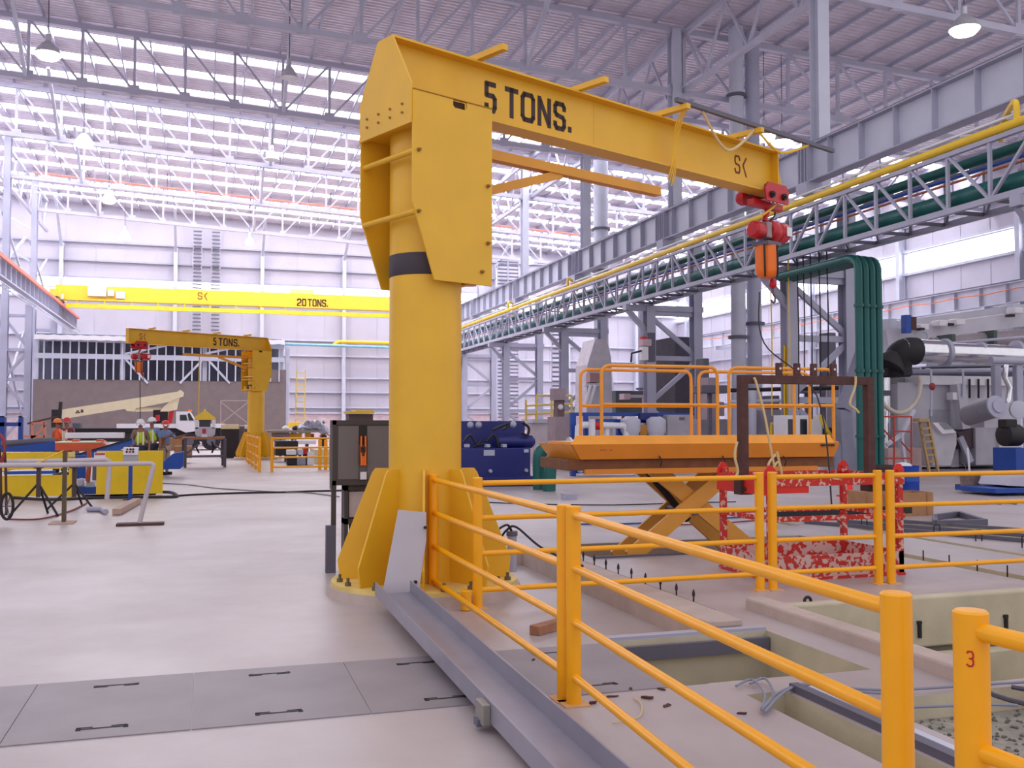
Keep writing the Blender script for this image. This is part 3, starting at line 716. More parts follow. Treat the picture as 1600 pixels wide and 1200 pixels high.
# distant railings by the far jib crane
t = thing('guard_rail', 'distant yellow railing running away beside the far jib crane', 'railing', (1.6, 32, 0), 'yellow tube guard railings')
ps = [(1.62, 32.3), (1.60, 34.3), (1.58, 36.4), (1.56, 38.4), (1.54, 39.8)]
for x, y in ps:
    q = MB(); post(q, x, y, 1.12, .05); q.build('post', RAILY, t)
for z in ZR:
    q = MB(); q.tube([(ps[0][0], ps[0][1], z), (ps[-1][0], ps[-1][1], z)], .03, 8); q.build('rail', RAILY, t)
t = thing('guard_rail', 'distant yellow railing crossing to the right behind the grey panel', 'railing', (2.0, 32, 0), 'yellow tube guard railings')
for x in (2.0, 4.5, 7.0):
    q = MB(); post(q, x, 32.2, 1.12, .05); q.build('post', RAILY, t)
for z in ZR:
    q = MB(); q.tube([(2.0, 32.2, z), (7.0, 32.2, z)], .03, 8); q.build('rail', RAILY, t)
for i, (px, py) in enumerate(((500, 700), (509, 700), (517, 700))):
    p = gy(px, py, 33.2); q = MB(); post(q, p.x, p.y, 1.0, .06); tag(q.build('bollard', RAILY), 'distant yellow bollard behind the grey electrical panel, %s of three' % ['left', 'middle', 'right'][i], 'bollard', 'yellow bollards behind the electrical panel')
# ================================================================== FLOOR DETAILS
# trench cover plates across the floor
xs = [-2.9, -1.93, -.96, -.06, .88, 1.82, 2.74]
for i in range(6):
    a, b = xs[i], xs[i+1]
    sl = .012; m = MB(); m.box(a+.003, b-.003, 5.41, 6.61, .0, .006)
    t = m.build('trench_cover', PLATEM)
    tag(t, 'grey floor trench cover plate, %s in the row from the left' % ['first, cut by the frame,', 'second', 'third', 'fourth', 'fifth', 'sixth,'][i], 'trench cover', 'trench cover plates')
    for y, sg in ((6.44, -1), (5.57, 1)):
        xa = a+.33; q = MB(); xb = min(xa+.25, b-.1)
        q.box(xa, xb, y-.006, y+.006, .006, .009)
        for x in (xa, xb-.02):
            q.box(x, x+.025, y-.02, y+.012, .006, .009)
        q.box(xa, xa+.08, y+sg*.025-.003, y+sg*.025+.003, .006, .009); q.box(xb-.08, xb, y+sg*.025-.003, y+sg*.025+.003, .006, .009)
        q.build('lifting_slot', BLACK, t)
# steel rims of the pits
def rim(name, label, pts, w=.05, h=.05, m=STEEL, cat='pit edge'):
    q = MB()
    for a, b in zip(pts, pts[1:]): q.bar(a, b, w, h)
    return tag(q.build(name, m), label, cat)
rim('pit_edge_angle', 'steel edging bar on the far side of the small open pit', [(2.75, 6.69, .01), (4.12, 6.69, .01)], .05, .03)
rim('pit_edge_angle', 'dark steel ledge angle under the far rim of the small open pit', [(2.76, 6.62, -.09), (4.11, 6.62, -.09)], .04, .1, STEELD)
rim('pit_edge_angle', 'steel edge along the sunken pit under the scissor lift', [(4.35, 10.72, .012), (8.0, 10.72, .012)], .04, .025, STEELD)
t = rim('pit_edge_angle', 'dark steel framed edge of the shallow well beside the nearest railing post', [(3.36, 5.14, .02), (3.36, 3.0, .02)], .06, .05, STEELD)
rim('pit_edge_angle', 'pale inner steel edge of the shallow well', [(3.46, 5.1, .015), (3.46, 3.0, .015)], .05, .03, STEELL)
# concrete kerbs
def block(name, label, cat, b, m, bev=.01, **k):
    q = MB(); q.box(*b); return tag(q.build(name, m, bevel=bev), label, cat, **k)
block('concrete_kerb', 'long pale concrete kerb beside the sunken strip behind the railing', 'kerb', (3.73, 4.03, 6.86, 11.4, .0, .05), CONC)
block('concrete_beam', 'concrete beam running towards the camera between the two open pits', 'beam', (4.42, 4.6, 4.9, 7.48, -.3, .10), CONC, .02)
block('concrete_beam', 'pale beige concrete ledge along the far side of the large pit', 'beam', (4.62, 12.4, 7.36, 7.49, -.42, .03), PITM, .02)
block('concrete_beam', 'lower pale concrete step inside the large pit', 'beam', (4.62, 12.4, 7.2, 7.36, -1.88, -.46), PITM, .01)
block('concrete_block', 'pale concrete block standing in the small open pit', 'concrete block', (3.4, 4.1, 5.9, 6.3, -1.13, -.25), PITM, .02)
for i, (px, py) in enumerate(((1332, 985), (1436, 965), (1571, 960))):
    p = gy(px, py, 7.35); q = MB(); q.box(p.x-.012, p.x+.012, 7.33, 7.358, -.33, -.21); q.box(p.x-.02, p.x+.02, 7.335, 7.358, -.21, -.18)
    tag(q.build('anchor_strap', BLACK), 'small black anchor strap on the large pit wall, %s of three' % ['left', 'middle', 'right'][i], 'anchor', 'black anchor straps')
t = thing('lifting_eye', 'black lifting eye standing on the slab behind the large pit', 'lifting eye', gz(1262, 945))
p = gz(1262, 945); q = MB(); q.tube([p+Vector((math.cos(a)*.032, 0, .035+math.sin(a)*.032)) for a in [i*math.pi/8 for i in range(17)]], .014, 8); q.build('ring', BLACK, t, smooth=True)
q = MB(); q.box(p.x-.04, p.x+.04, p.y-.025, p.y+.025, .0, .008); q.build('foot', BLACK, t)
# anchor studs along the slot
for i in range(9):
    y = 7.8+i*.33; q = MB(); q.lathe((4.10, y, -.2), [(.008, 0), (.008, .27), (.014, .27), (.014, .3), (.004, .33)], 6)
    tag(q.build('anchor_stud', BLACK), 'thin black anchor stud standing in the floor slot behind the railing', 'stud', 'anchor studs in the near slot')
for i in range(6):
    y = 8.3+i*.42; q = MB(); q.lathe((8.01, y, -.1), [(.008, 0), (.008, .2)], 6)
    tag(q.build('anchor_stud', BLACK), 'thin black anchor stud standing in the right hand floor groove', 'stud', 'anchor studs in the right groove')
for i in range(7):
    x, y = 9.72+i*.06, 12.9-i*.72; q = MB(); q.tube([(x-.05, y, -.02), (x-.05, y, .13), (x-.035, y, .15), (x+.035, y, .15), (x+.05, y, .13), (x+.05, y, -.02)], .009, 6)
    tag(q.build('rebar_loop', BLACK), 'small black steel bar loop standing by the floor rails at right', 'steel loop', 'steel bar loops along the floor rails')
for i, (x0, y0, x1, y1) in enumerate(((9.0, 13.4, 11.4, 8.2), (9.6, 13.4, 12.1, 8.2), (10.3, 13.4, 12.9, 8.4))):
    q = MB(); q.bar((x0, y0, .03), (x1, y1, .03), .05, .05); tag(q.build('floor_rail', STEELD), 'dark steel floor rail receding at right, %s of three' % ['left', 'middle', 'right'][i], 'rail', 'dark floor rails at right')
q = MB(); q.bar(gz(1206, 806, .12), gz(1385, 797, .12), .06, .12); tag(q.build('steel_bar', DARK), 'long black steel bar lying behind the peeling red cage', 'steel bar')
# timber offcut and floor litter
q = MB(); q.bar(Vector((2.36, 7.02, .036)), Vector((2.72, 7.26, .036)), .09, .07); tag(q.build('timber_block', TIMBER, bevel=.004), 'reddish timber offcut lying on the floor behind the railing post', 'timber block')
for i, (px, py, s_) in enumerate(((955, 1089, .03), (985, 1078, .02), (1012, 1092, .025), (1042, 1103, .03), (1033, 1078, .02), (925, 1100, .02), (948, 1101, .025), (1160, 1116, .02), (833, 1033, .015))):
    p = gz(px, py); q = MB(); a = i*1.3
    q.prism([p+Vector((math.cos(a+t_)*s_*r_, math.sin(a+t_)*s_*r_, .001)) for t_, r_ in ((0,1.6),(1.2,.5),(2.4,.9),(3.4,1.3),(4.4,.4),(5.4,.8))], (0.002, 0, .005+.004*(i % 3)))
    tag(q.build('dry_leaf', mat('litter_brown', (84, 52, 44), .9)), 'small dark brown dry scrap of litter on the slab beside the railing foot', 'litter', 'scraps of litter by the railing foot')
q = MB(); q.tube(smoothpath([gz(957, 1129, .01), gz(975, 1127, .01), gz(1000, 1118, .012), gz(1002, 1100, .012), gz(990, 1090, .01)], 5), .004, 5)
tag(q.build('string', ROPE), 'thin brown string curled on the slab near the railing foot', 'string')
# cables over the pit edge and in the front pit
cb = mat('cable_grey_blue', (130, 132, 150), .6, var=0)
routes = [[(1150, 1072), (1175, 1062), (1195, 1085), (1190, 1108)], [(1172, 1068), (1195, 1060), (1208, 1085), (1190, 1110)], [(1190, 1108), (1215, 1083), (1255, 1070), (1300, 1075), (1360, 1082), (1420, 1083)], [(1195, 1112), (1225, 1082), (1260, 1068), (1310, 1074), (1380, 1078), (1440, 1076)], [(1440, 1076), (1500, 1072), (1560, 1068), (1600, 1066)], [(1420, 1105), (1480, 1103), (1540, 1101), (1590, 1102)]]
for i, r_ in enumerate(routes):
    q = MB(); q.tube(smoothpath([gz(px, py, .03) for px, py in r_], 6), .008, 6)
    tag(q.build('power_cable', cb), ['looped grey cable hanging over the small pit edge', 'second looped grey cable beside the first at the pit edge', 'grey blue cable crossing the concrete ledge behind the nearest railing', 'upper grey cable crossing the concrete ledge', 'thin grey cable running right along the large pit edge', 'straight grey cable behind the post marked 3'][i], 'cable', 'cables at the pit edge')
random.seed(3)
for i in range(8):
    c = Vector((5.45+.1*random.random(), 4.1, -.1)); pts = []
    for k in range(12):
        a = k*.55+i; pts.append(Vector((5.75+.42*math.cos(a)+.08*random.random()-.05*i, 3.55+.55*math.sin(a)+.1*random.random(), -.62+.07*i+.03*random.random())))
    if i % 2 == 0: pts += [Vector((5.15-.1*i, 4.45, -.02)), Vector((5.0-.1*i, 4.75, .02))]
    q = MB(); q.tube(smoothpath(pts, 4), .014, 6)
    tag(q.build('power_cable', mat('cable_dark', (74, 70, 84), .6, var=0)), 'dark cable coiled in the front pit at lower right', 'cable', 'coiled cables in the front pit')
# rubble in the shallow well
q = MB()
for i in range(420):
    x, y, s_ = 3.64+1.18*random.random(), 3.72+1.08*random.random(), .004+.008*random.random()
    q.lathe((x, y, -.14), [(s_, 0), (s_*1.1, s_*.6), (s_*.4, s_*1.2)], 5)
tag(q.build('rubble', mat('rubble_grey', (110, 108, 100), .95, var=.15, scale=20)), 'loose gravel and dirt lying in the shallow well at lower right', 'gravel', kind='stuff')
# floor cables at distance
def cable(label, pts, r, m, z=.02):
    q = MB(); q.tube(smoothpath([gz(px, py, z) for px, py in pts], 6), r, 6); return tag(q.build('floor_cable', m), label, 'cable')
cable('black cable lying across the floor left of the near crane', [(255, 777), (300, 773), (380, 770), (440, 769), (500, 767), (600, 765)], .022, DARK)
cable('thin grey cable curving over the floor left of the near crane', [(240, 755), (290, 757), (340, 763), (420, 768), (480, 770), (530, 776)], .014, mat('cable_mid', (120, 110, 116), .6, var=0))
cable('dark hose looping out beside the yellow barriers', [(20, 778), (80, 781), (160, 778), (250, 777), (276, 776), (268, 770), (250, 769)], .04, DARK)
cable('thin dark cable on the floor behind the near crane base', [(760, 785), (850, 788), (960, 789), (1060, 786), (1150, 784)], .012, DARK)
cable('blue hose on the floor behind the scissor lift', [(900, 819), (990, 818), (1080, 812), (1200, 806)], .015, BLUE)
cable('red brown cable on the floor behind the scissor lift', [(1060, 820), (1120, 818), (1200, 812), (1290, 810)], .012, mat('cable_red', (130, 50, 50), .6, var=0))
cable('thin red cable near the wheeled cart', [(8, 811), (60, 811), (105, 800), (130, 789), (137, 784)], .015, mat('cable_red', (130, 50, 50), .6, var=0))
# cable conduit post beside the base
t = thing('conduit_stub', 'short grey conduit pipe standing in the floor with black cable coil', 'conduit', gz(800, 893))
p = gz(800, 893); q = MB(); q.lathe(p, [(.05, 0), (.05, .40)], 16); q.build('conduit_pipe', STEEL, t, smooth=True)
q = MB(); q.lathe(p+Vector((0,0,.38)), [(.06, 0), (.06, .05)], 16); q.build('collar', STEELD, t, smooth=True)
q = MB(); q.tube(smoothpath([p+Vector(v) for v in ((0,0,.42),(-.06,-.02,.5),(-.16,.0,.44),(-.12,.04,.36),(-.05,.03,.44),(.05,.0,.47),(.3,-.15,.25),(.62,-.5,.1))], 6), .013, 6); q.build('cable_coil', BLACK, t)
# ================================================================== ELECTRICAL PANEL
t = thing('electrical_panel', 'dark grey electrical panel board on legs behind the near crane', 'electrical panel', (1.3, 10.6, 0))
a = gy(521, 658, 10.55); b = gy(521, 757, 10.55); X0 = a.x; X1 = X0+1.05; z1, z0 = a.z, b.z; Yp = 10.55
q = MB(); q.box(X0, X1, Yp, Yp+.22, z0, z1); q.build('cabinet', GREYBOX, t, bevel=.006)
q = MB()
for b_ in ((X0-.01, X1, Yp-.02, Yp, z1-.04, z1+.01), (X0-.01, X1, Yp-.02, Yp, z0-.01, z0+.04), (X0-.01, X0+.03, Yp-.02, Yp+.22, z0-.06, z1+.01)): q.box(*b_)
q.build('angle_frame', mat('frame_olive', (70, 64, 62), .6), t)
for xa, xb in ((.05, .27), (.36, .60)):
    q = MB(); q.box(X0+xa, X0+xb, Yp-.012, Yp, z0+.05, z1-.05); q.build('door', mat('panel_door_grey', (112, 106, 108), .5, var=.03), t, bevel=.004)
q = MB(); q.box(X0+.275, X0+.355, Yp-.01, Yp, z1-.25, z1-.05); q.build('dark_slot', BLACK, t)
q = MB(); q.box(X0+.285, X0+.30, Yp-.05, Yp-.012, z0+.20, z1-.16); q.box(X0+.33, X0+.345, Yp-.05, Yp-.012, z0+.20, z1-.16); q.box(X0+.285, X0+.345, Yp-.04, Yp-.012, z0+.2, z0+.3); q.build('orange_lever', ORANGE, t)
q = MB(); q.box(X0+.285, X0+.35, Yp-.05, Yp-.012, z0+.05, z0+.13); q.build('white_tag', WHITE, t)
q = MB(); lettering(q, 'N', (X0+.285, Yp-.055, z0+.34), (1,0,0), (0,0,1), [(0, .05)], .06, .012); q.build('black_mark', BLACK, t)
for x in (X0+.01, X1-.05):
    q = MB(); q.bar((x, Yp+.02, 0), (x, Yp+.02, z0), .05, .05); q.build('leg', mat('frame_olive', (70, 64, 62), .6), t)
q = MB(); q.bar((X0-.02, Yp+.02, .0), (X0-.02, Yp+.02, .5), .10, .09); q.build('leg_shoe', STEELD, t)
q = MB(); q.box(X0+.13, X0+.9, Yp+.05, Yp+.3, .50, .56); q.box(X0+.13, X0+.17, Yp+.05, Yp+.3, 0, .92); q.box(X0+.13, X0+.9, Yp+.05, Yp+.3, .86, .92); q.build('lower_frame', mat('frame_olive', (70, 64, 62), .6), t)
q = MB(); q.box(X0+.18, X0+.75, Yp+.08, Yp+.28, .57, .85); q.build('junction_box', mat('box_beige', (186, 172, 172), .6), t, bevel=.005)
q = MB()
for i in range(4): q.tube([(X0+.22+i*.09, Yp+.18, .5), (X0+.22+i*.09, Yp+.18, .02)], .025, 8)
q.build('conduit_bundle', STEELD, t)
q = MB(); q.lathe((X0+.2, Yp+.15, .93), [(.05, 0), (.05, .04), (.03, .05), (.03, z0-.93)], 12); q.build('pipe_stub', STEELD, t, smooth=True)
# ================================================================== SCISSOR LIFT
def bent_rail(x0, x1, y, z0, z1, r=.021, rad=.12):
    return [Vector((x0, y, z0))]+arc((x0, y, z1-rad), (x0, y, z1), (x0+rad, y, z1), 5)+arc((x1-rad, y, z1), (x1, y, z1), (x1, y, z1-rad), 5)+[Vector((x1, y, z0))]
YF, YBK = 10.7, 11.75
t = thing('scissor_lift_table', 'orange scissor lift table with yellow guard rails standing in the pit', 'scissor lift', (6.2, 11.2, -.75))
G = lambda px, py, Y=YF: gy(px, py, Y)
xl, xr = G(892, 694).x, G(1312, 694).x; xtl, xtr = G(905, 680).x, G(1302, 680).x
zs, zt_, zl = G(1100, 693).z, G(1100, 680).z, G(1100, 716).z
q = MB(); q.box(xtl+.02, xtr-.02, YF+.06, YBK+.12, zs-.03, zs+.02); q.build('platform_deck', LIFT, t)
q = MB(); q.prism([(xtl, YF+.08, zt_), (xtr, YF+.08, zt_), (xtr+.02, YF-.0, zs), (xl, YF-.0, zs)], (0, .02, 0)); q.build('toe_board', LIFT, t)
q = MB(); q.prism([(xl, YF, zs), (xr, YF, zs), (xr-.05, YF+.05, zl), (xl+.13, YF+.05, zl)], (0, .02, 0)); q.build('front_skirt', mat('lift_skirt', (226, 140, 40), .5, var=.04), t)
q = MB(); q.prism([(xl, YF, zs), (xl+.13, YF+.05, zl), (xl+.13, YBK+.1, zl), (xl, YBK+.12, zs)], (.015, 0, 0)); q.build('side_skirt', LIFT, t)
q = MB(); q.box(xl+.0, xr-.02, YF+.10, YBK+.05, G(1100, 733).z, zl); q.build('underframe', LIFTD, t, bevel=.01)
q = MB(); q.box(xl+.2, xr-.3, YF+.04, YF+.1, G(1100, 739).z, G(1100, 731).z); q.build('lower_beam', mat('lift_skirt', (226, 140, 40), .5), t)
for px in (1032, 1131, 1226):
    p = G(px, 716, YF+.03); q = MB(); q.tube([p+Vector((-.02, 0, .03)), p+Vector((.01, -.02, -.03)), p+Vector((.0, 0, -.1))], .008, 6); q.build('tie_strap', BLACK, t)
q = MB(); lettering(q, 'GEFE', (G(938, 703).x, YF+.02, G(938, 704).z), (1,0,0), (0,0,1), spans(0, .034, .008, 'GEFE'), .045, .011); q.build('red_lettering', mat('decal_red', (190, 30, 70), .5, var=0), t)
q = MB(); x = G(1283, 697).x
for k in range(3): q.box(x+k*.07, x+.055+k*.07, YF-.01, YF+.0, zs-.045, zs-.02)
q.build('black_decal', BLACK, t)
zr = G(1000, 571).z; zm = G(1000, 632).z
for y, sets, sh in ((YF+.1, ((940, 1121), (1139, 1302)), 0), (YBK, ((907, 1080), (1092, 1265)), 0)):
    for pa, pb in sets:
        x0 = gy(pa, 620, y).x; x1 = gy(pb, 620, y).x
        q = MB(); q.tube(bent_rail(x0, x1, y, zs, zr), .021, 10); q.build('guard_frame', LIFT, t, smooth=True)
        q = MB(); q.tube([(x0, y, zm), (x1, y, zm)], .02, 10); q.build('mid_rail', LIFT, t, smooth=True)
        q = MB()
        for x in (x0, x1): q.box(x-.05, x+.05, y-.03, y+.03, zs, zs+.015)
        q.build('rail_foot', LIFT, t)
    if y < 11.2:
        x = G(1248, 620).x; q = MB(); q.tube([(x, y, zs), (x, y, zm), (x, y, zr)], .02, 10); q.build('guard_post', LIFT, t, smooth=True)
def arm(pa, pb, y, w=.19):
    a, b = gy(*pa, y), gy(*pb, y); q = MB(); q.bar(a, b, .045, w, up=(0,1,0) if False else (0,0,1)); return q
for nm, pa, pb, y in (('scissor_arm', (985, 872), (1150, 730), YF+.22), ('scissor_arm', (1018, 728), (1185, 866), YF+.28), ('scissor_arm', (962, 872), (1117, 731), YBK-.1), ('scissor_arm', (1003, 731), (1150, 866), YBK-.16)):
    a, b = gy(*pa, y), gy(*pb, y); q = MB(); d = (b-a).normalized(); n_ = d.cross(Vector((0,1,0)))
    q.prism([a-n_*.10, b-n_*.10, b+n_*.10, a+n_*.10], (0, .045, 0)); q.build(nm, mat('lift_arm', (226, 160, 66), .5, var=.04), t, bevel=.004)
c_ = gy(1083, 800, YF+.25); q = MB(); q.tube([(c_.x, YF+.18, c_.z), (c_.x, YBK, c_.z)], .04, 12); q.build('pivot_shaft', STEELD, t, smooth=True)
q = MB(); a, b = gy(1010, 735, YF+.5), gy(1075, 812, YF+.5); q.tube([a, b], .045, 12); q.build('hydraulic_ram', BLACK, t, smooth=True)
q = MB(); a, b = gy(1000, 868, YF+.3), gy(1016, 848, YF+.3); q.tube([a, b], .03, 10); q.build('roller_arm', STEELD, t, smooth=True)
q = MB(); q.box(xl+.5, xr-.6, YF+.12, YBK-.02, -.74, -.66); q.build('base_frame', STEELD, t)
for px in (968, 1165):
    p = gy(px, 870, YF+.2); q = MB(); q.bar((p.x, YF+.25, -.7), (p.x, YF+.25, p.z), .1, .1); q.build('base_leg', STEELD, t)
# ================================================================== RED CAGE AND BROWN LIFTING FRAME
t = thing('red_cage', 'low steel cage of peeling red paint behind the short railing', 'cage', (6.3, 9.0, 0))
x0, x1, y0, y1 = 5.38, 6.98, 8.62, 9.62
q = MB()
for b_ in ((x0, x1, y0, y0+.02), (x0, x1, y1-.02, y1), (x0, x0+.02, y0+.02, y1-.02), (x1-.02, x1, y0+.02, y1-.02)): q.box(*b_, .03, .25)
q.build('tray_side', PEEL2, t)
q = MB(); q.box(x0+.02, x1-.02, y0+.02, y1-.02, .03, .05); q.build('tray_floor', PEEL2, t)
q = MB(); q.box(x0-.01, x1+.01, y0-.01, y1+.01, .0, .03); q.build('bottom_rim', PEEL, t)
for x, y in ((x0+.03, y0+.03), (x1-.03, y0+.03), (x0+.03, y1-.03), (x1-.03, y1-.03)):
    q = MB(); q.bar((x, y, .03), (x, y, 1.10), .06, .06); q.build('corner_post', PEEL, t)
    q = MB(); q.prism([(x-.07, y-.012, 1.04), (x+.07, y-.012, 1.04), (x+.06, y-.012, 1.11), (x+.02, y-.012, 1.16), (x-.02, y-.012, 1.16), (x-.06, y-.012, 1.11)], (0, .024, 0)); q.build('lifting_lug', mat('lug_red', (214, 40, 30), .5), t)
for z in (1.0, .62):
    h = .10 if z > .9 else .05
    for a, b in (((x0, y0), (x1, y0)), ((x0, y1), (x1, y1)), ((x0, y0), (x0, y1)), ((x1, y0), (x1, y1))):
        q = MB(); q.bar((a[0], a[1], z), (b[0], b[1], z), .04, h); q.build('side_rail', PEEL, t)
q = MB(); q.box(x0-.02, x0+.45, y0-.012, y0+.012, .88, 1.06); q.box(x0-.03, x0-.0, y0, y1, .86, 1.05); q.build('side_plate', mat('lug_red', (214, 40, 30), .5), t)
t = thing('lifting_gantry', 'brown primed lifting frame with four lugs on its top beam', 'lifting frame', (6.2, 9.15, .9))
YL = 9.12; xa = gy(1160, 620, YL).x; xb = gy(1357, 620, YL).x; zt2 = gy(1260, 594, YL).z; zb2 = .95
q = MB(); q.bar((xa-.045, YL, zt2), (xb+.045, YL, zt2), .09, .09); q.build('top_beam', BROWN, t, bevel=.004)
for x in (xa, xb):
    q = MB(); q.bar((x, YL, zb2), (x, YL, zt2-.045), .09, .09); q.build('post', BROWN, t, bevel=.004)
    q = MB(); q.box(x-.07, x+.07, YL-.07, YL+.07, .84, 1.0); q.lathe((x, YL-.07, .9), [(.04, 0), (.04, .05)], 10, axis=(0,-1,0)); q.build('clamp_foot', mat('rusty_clamp', (70, 44, 44), .8), t)
for px in (1217, 1245, 1271, 1302):
    x = gy(px, 580, YL).x; q = MB(); q.box(x-.035, x+.035, YL-.02, YL+.02, zt2+.04, zt2+.18); l_ = q.build('lifting_lug', BROWN, t, bevel=.006)
    q = MB(); q.lathe((x+.005, YL-.021, zt2+.12), [(.013, 0), (.013, .002)], 10, axis=(0,-1,0)); q.build('lug_hole', WHITE, l_)
for i, (px, pts) in enumerate(((1180, [(1178, 590), (1182, 600), (1195, 650), (1205, 705), (1210, 730)]), (1337, [(1337, 588), (1336, 605), (1328, 630), (1338, 640), (1342, 645)]), (1204, [(1212, 710), (1201, 725), (1202, 742), (1215, 722), (1222, 742), (1214, 706)]), (1150, [(1152, 690), (1148, 712), (1153, 736), (1149, 745)]))):
    q = MB(); q.tube(smoothpath([gy(x, y, YL-.08) for x, y in pts], 5), .013, 6)
    tag(q.build('rope', ROPE), ['beige rope tied to the brown frame beam, hanging inside it', 'beige rope end tied at the right of the brown frame beam', 'knotted beige rope over the red cage top', 'short beige rope beside the brown frame left post'][i], 'rope', 'ropes on the lifting frame')
# ================================================================== FAR LEFT: BUILDING, CRANES, TRUCK
def ibox(name, m, parent, px0, px1, py0, py1, Y, depth, bev=0.0):
    """box whose front face at distance Y spans the measured outline"""
    a, b = gy(px0, py1, Y), gy(px1, py0, Y)
    q = MB(); q.box(a.x, b.x, Y, Y+depth, max(a.z, 0.0), b.z); return q.build(name, m, parent, bevel=bev)
def itube(name, m, parent, pts, Y, r, n=8):
    q = MB(); q.tube([gy(x, y, Y) for x, y in pts], r, n); return q.build(name, m, parent, smooth=True)
# travelling bridge crane
t = thing('bridge_crane', 'yellow twenty ton overhead bridge crane spanning the far end of the hall', 'bridge crane', (0, 80, 10))
YC = 79.5; xa, xb = -10.3, 18.5; zt_, zl = 11.85, 10.74
q = MB(); q.box(xa-.6, xb, YC, YC+.9, zl, zt_); q.build('box_girder', mat('crane_yellow_far', (240, 200, 60), .45, var=.03), t)
q = MB(); q.box(xa+.2, 18.2, YC-.35, YC, zl-.06, zl+.06); q.build('walkway_ledge', MATS['crane_yellow_far'], t)
q = MB(); q.box(xa+.2, 18.2, YC-.35, YC-.1, zl-.64, zl-.32); q.build('lower_rail_beam', mat('bright_yellow', (250, 214, 50), .45), t)
q = MB()
for i in range(9): q.box(xa+.9+i*1.9, xa+1.0+i*1.9, YC-.3, YC-.15, zl-.32, zl)
q.build('hanger_bracket', MATS['crane_yellow_far'], t)
for x in (xa-.4, xb+.1):
    q = MB(); q.box(x-.35, x+.25, YC-1.8, YC+2.6, 10.78, 11.3); q.build('end_carriage', MATS['crane_yellow_far'], t)
    for y in (YC-1.4, YC+2.2):
        q = MB(); q.lathe((x-.25, y, 10.85), [(.18, 0), (.18, .4)], 14, axis=(1,0,0)); q.build('wheel', STEELD, t)
for px0, px1, py0, py1 in ((137, 166, 447, 462), (168, 178, 453, 462), (181, 195, 456, 466), (88, 99, 459, 467)):
    ibox('control_cabinet', WHITE, t, px0, px1, py0, py1, YC-.35, .33)
q = MB()
for i in range(16):
    z = zt_; x = gy(462, 450, YC).x+i*.0
q = MB(); q.box(gy(454, 450, YC).x, gy(491, 450, YC).x, YC+.1, YC+.8, zt_, zt_+.38); q.build('hoist_trolley', mat('pale_yellow', (238, 220, 150), .5), t, bevel=.05)
k = YC-.004
sx = lambda px: gy(px, 470, YC).x
q = MB(); zz = gy(480, 479, YC).z; xs_ = [464, 473.5, 474.5, 484, 486, 491, 501, 0, 0]
sp = [(sx(464), sx(473)), (sx(474.5), sx(483)), (0, 0), (sx(480.5), sx(488.5)), (sx(489), sx(495.5)), (sx(496), sx(502.5)), (sx(503), sx(509.5)), (sx(510.5), sx(512.5))]
sp = [(sx(464), sx(471)), (sx(471.8), sx(478.6)), (0, 0), (sx(480.5), sx(487.6)), (sx(488.2), sx(495)), (sx(495.6), sx(502.4)), (sx(503), sx(509.8)), (sx(510.6), sx(512.4))]
lettering(q, '2O TONS.', (0, YC-.006, zz), (1,0,0), (0,0,1), sp, .62, .1, .02); q.build('load_lettering', mat('letter_brown', (84, 58, 20), .6, var=0), t)
q = MB(); lettering(q, 'S<', (0, YC-.006, gy(316, 468, YC).z), (1,0,0), (0,0,1), [(sx(309), sx(316)), (sx(317), sx(324))], .55, .06, .02); q.build('logo_lettering', LOGO, t)
# inner building with canopy
YB_ = 68.0
t = thing('inner_building', 'brown walled steel framed enclosure with a corrugated canopy at the far left', 'building', (-5, 70, 0))
ibox('lower_wall', BARN, t, 50, 447, 597, 692, YB_, .2)
ibox('upper_wall', BARN, t, 421, 447, 578, 597.2, YB_, .2)
ibox('dark_interior_wall', mat('dark_interior', (96, 100, 116), .8, var=.15, scale=.6), t, 56, 440, 530, 600, YB_+4.5, .1)
a, b = gy(56, 524, YB_), gy(444, 533, YB_)
q = MB(); n = 40; vs = []
for i in range(n+1):
    x = a.x+(b.x-a.x)*i/n; z_ = a.z+(b.z-a.z)*i/n+(.04 if i % 2 else 0); vs += [(x, YB_-.6, z_), (x, YB_+5, z_+.3), (x, YB_-.6, z_-.3), (x, YB_+5, z_+.0)]
q.add(vs, [f_ for i in range(n) for f_ in ((4*i, 4*i+4, 4*i+5, 4*i+1), (4*i+2, 4*i+3, 4*i+7, 4*i+6), (4*i, 4*i+2, 4*i+6, 4*i+4))]); q.build('canopy_sheet', WHITE, t)
zt_ = gy(200, 531, YB_).z; zm_ = gy(200, 558, YB_).z
q = MB(); q.bar((a.x, YB_, zt_), (b.x, YB_, zt_-.25), .2, .28); q.bar((a.x, YB_, zm_), (b.x, YB_, zm_), .25, .32); q.build('frame_beam', STEELL, t)
for px in (55, 191, 320, 440, 450):
    q = MB(); x = gy(px, 560, YB_).x; q.bar((x, YB_+.37, 0), (x, YB_+.37, zt_), .3, .3); q.build('frame_post', STEELL, t)
for i in range(28):
    px = 69+i*13.6; x = gy(px, 560, YB_).x; q = MB(); q.bar((x, YB_-.1, 4.3), (x, YB_-.1, zt_), .09, .09); q.build('mullion', STEELL, t)
for (p0, p1) in (((195, 560), (231, 599)), ((281, 599), (318, 561)), ((324, 561), (359, 599)), ((195, 553), (260, 540)), ((320, 553), (380, 540))):
    q = MB(); q.bar(gy(*p0, YB_-.02), gy(*p1, YB_-.02), .12, .14); q.build('diagonal_brace', STEELL, t)
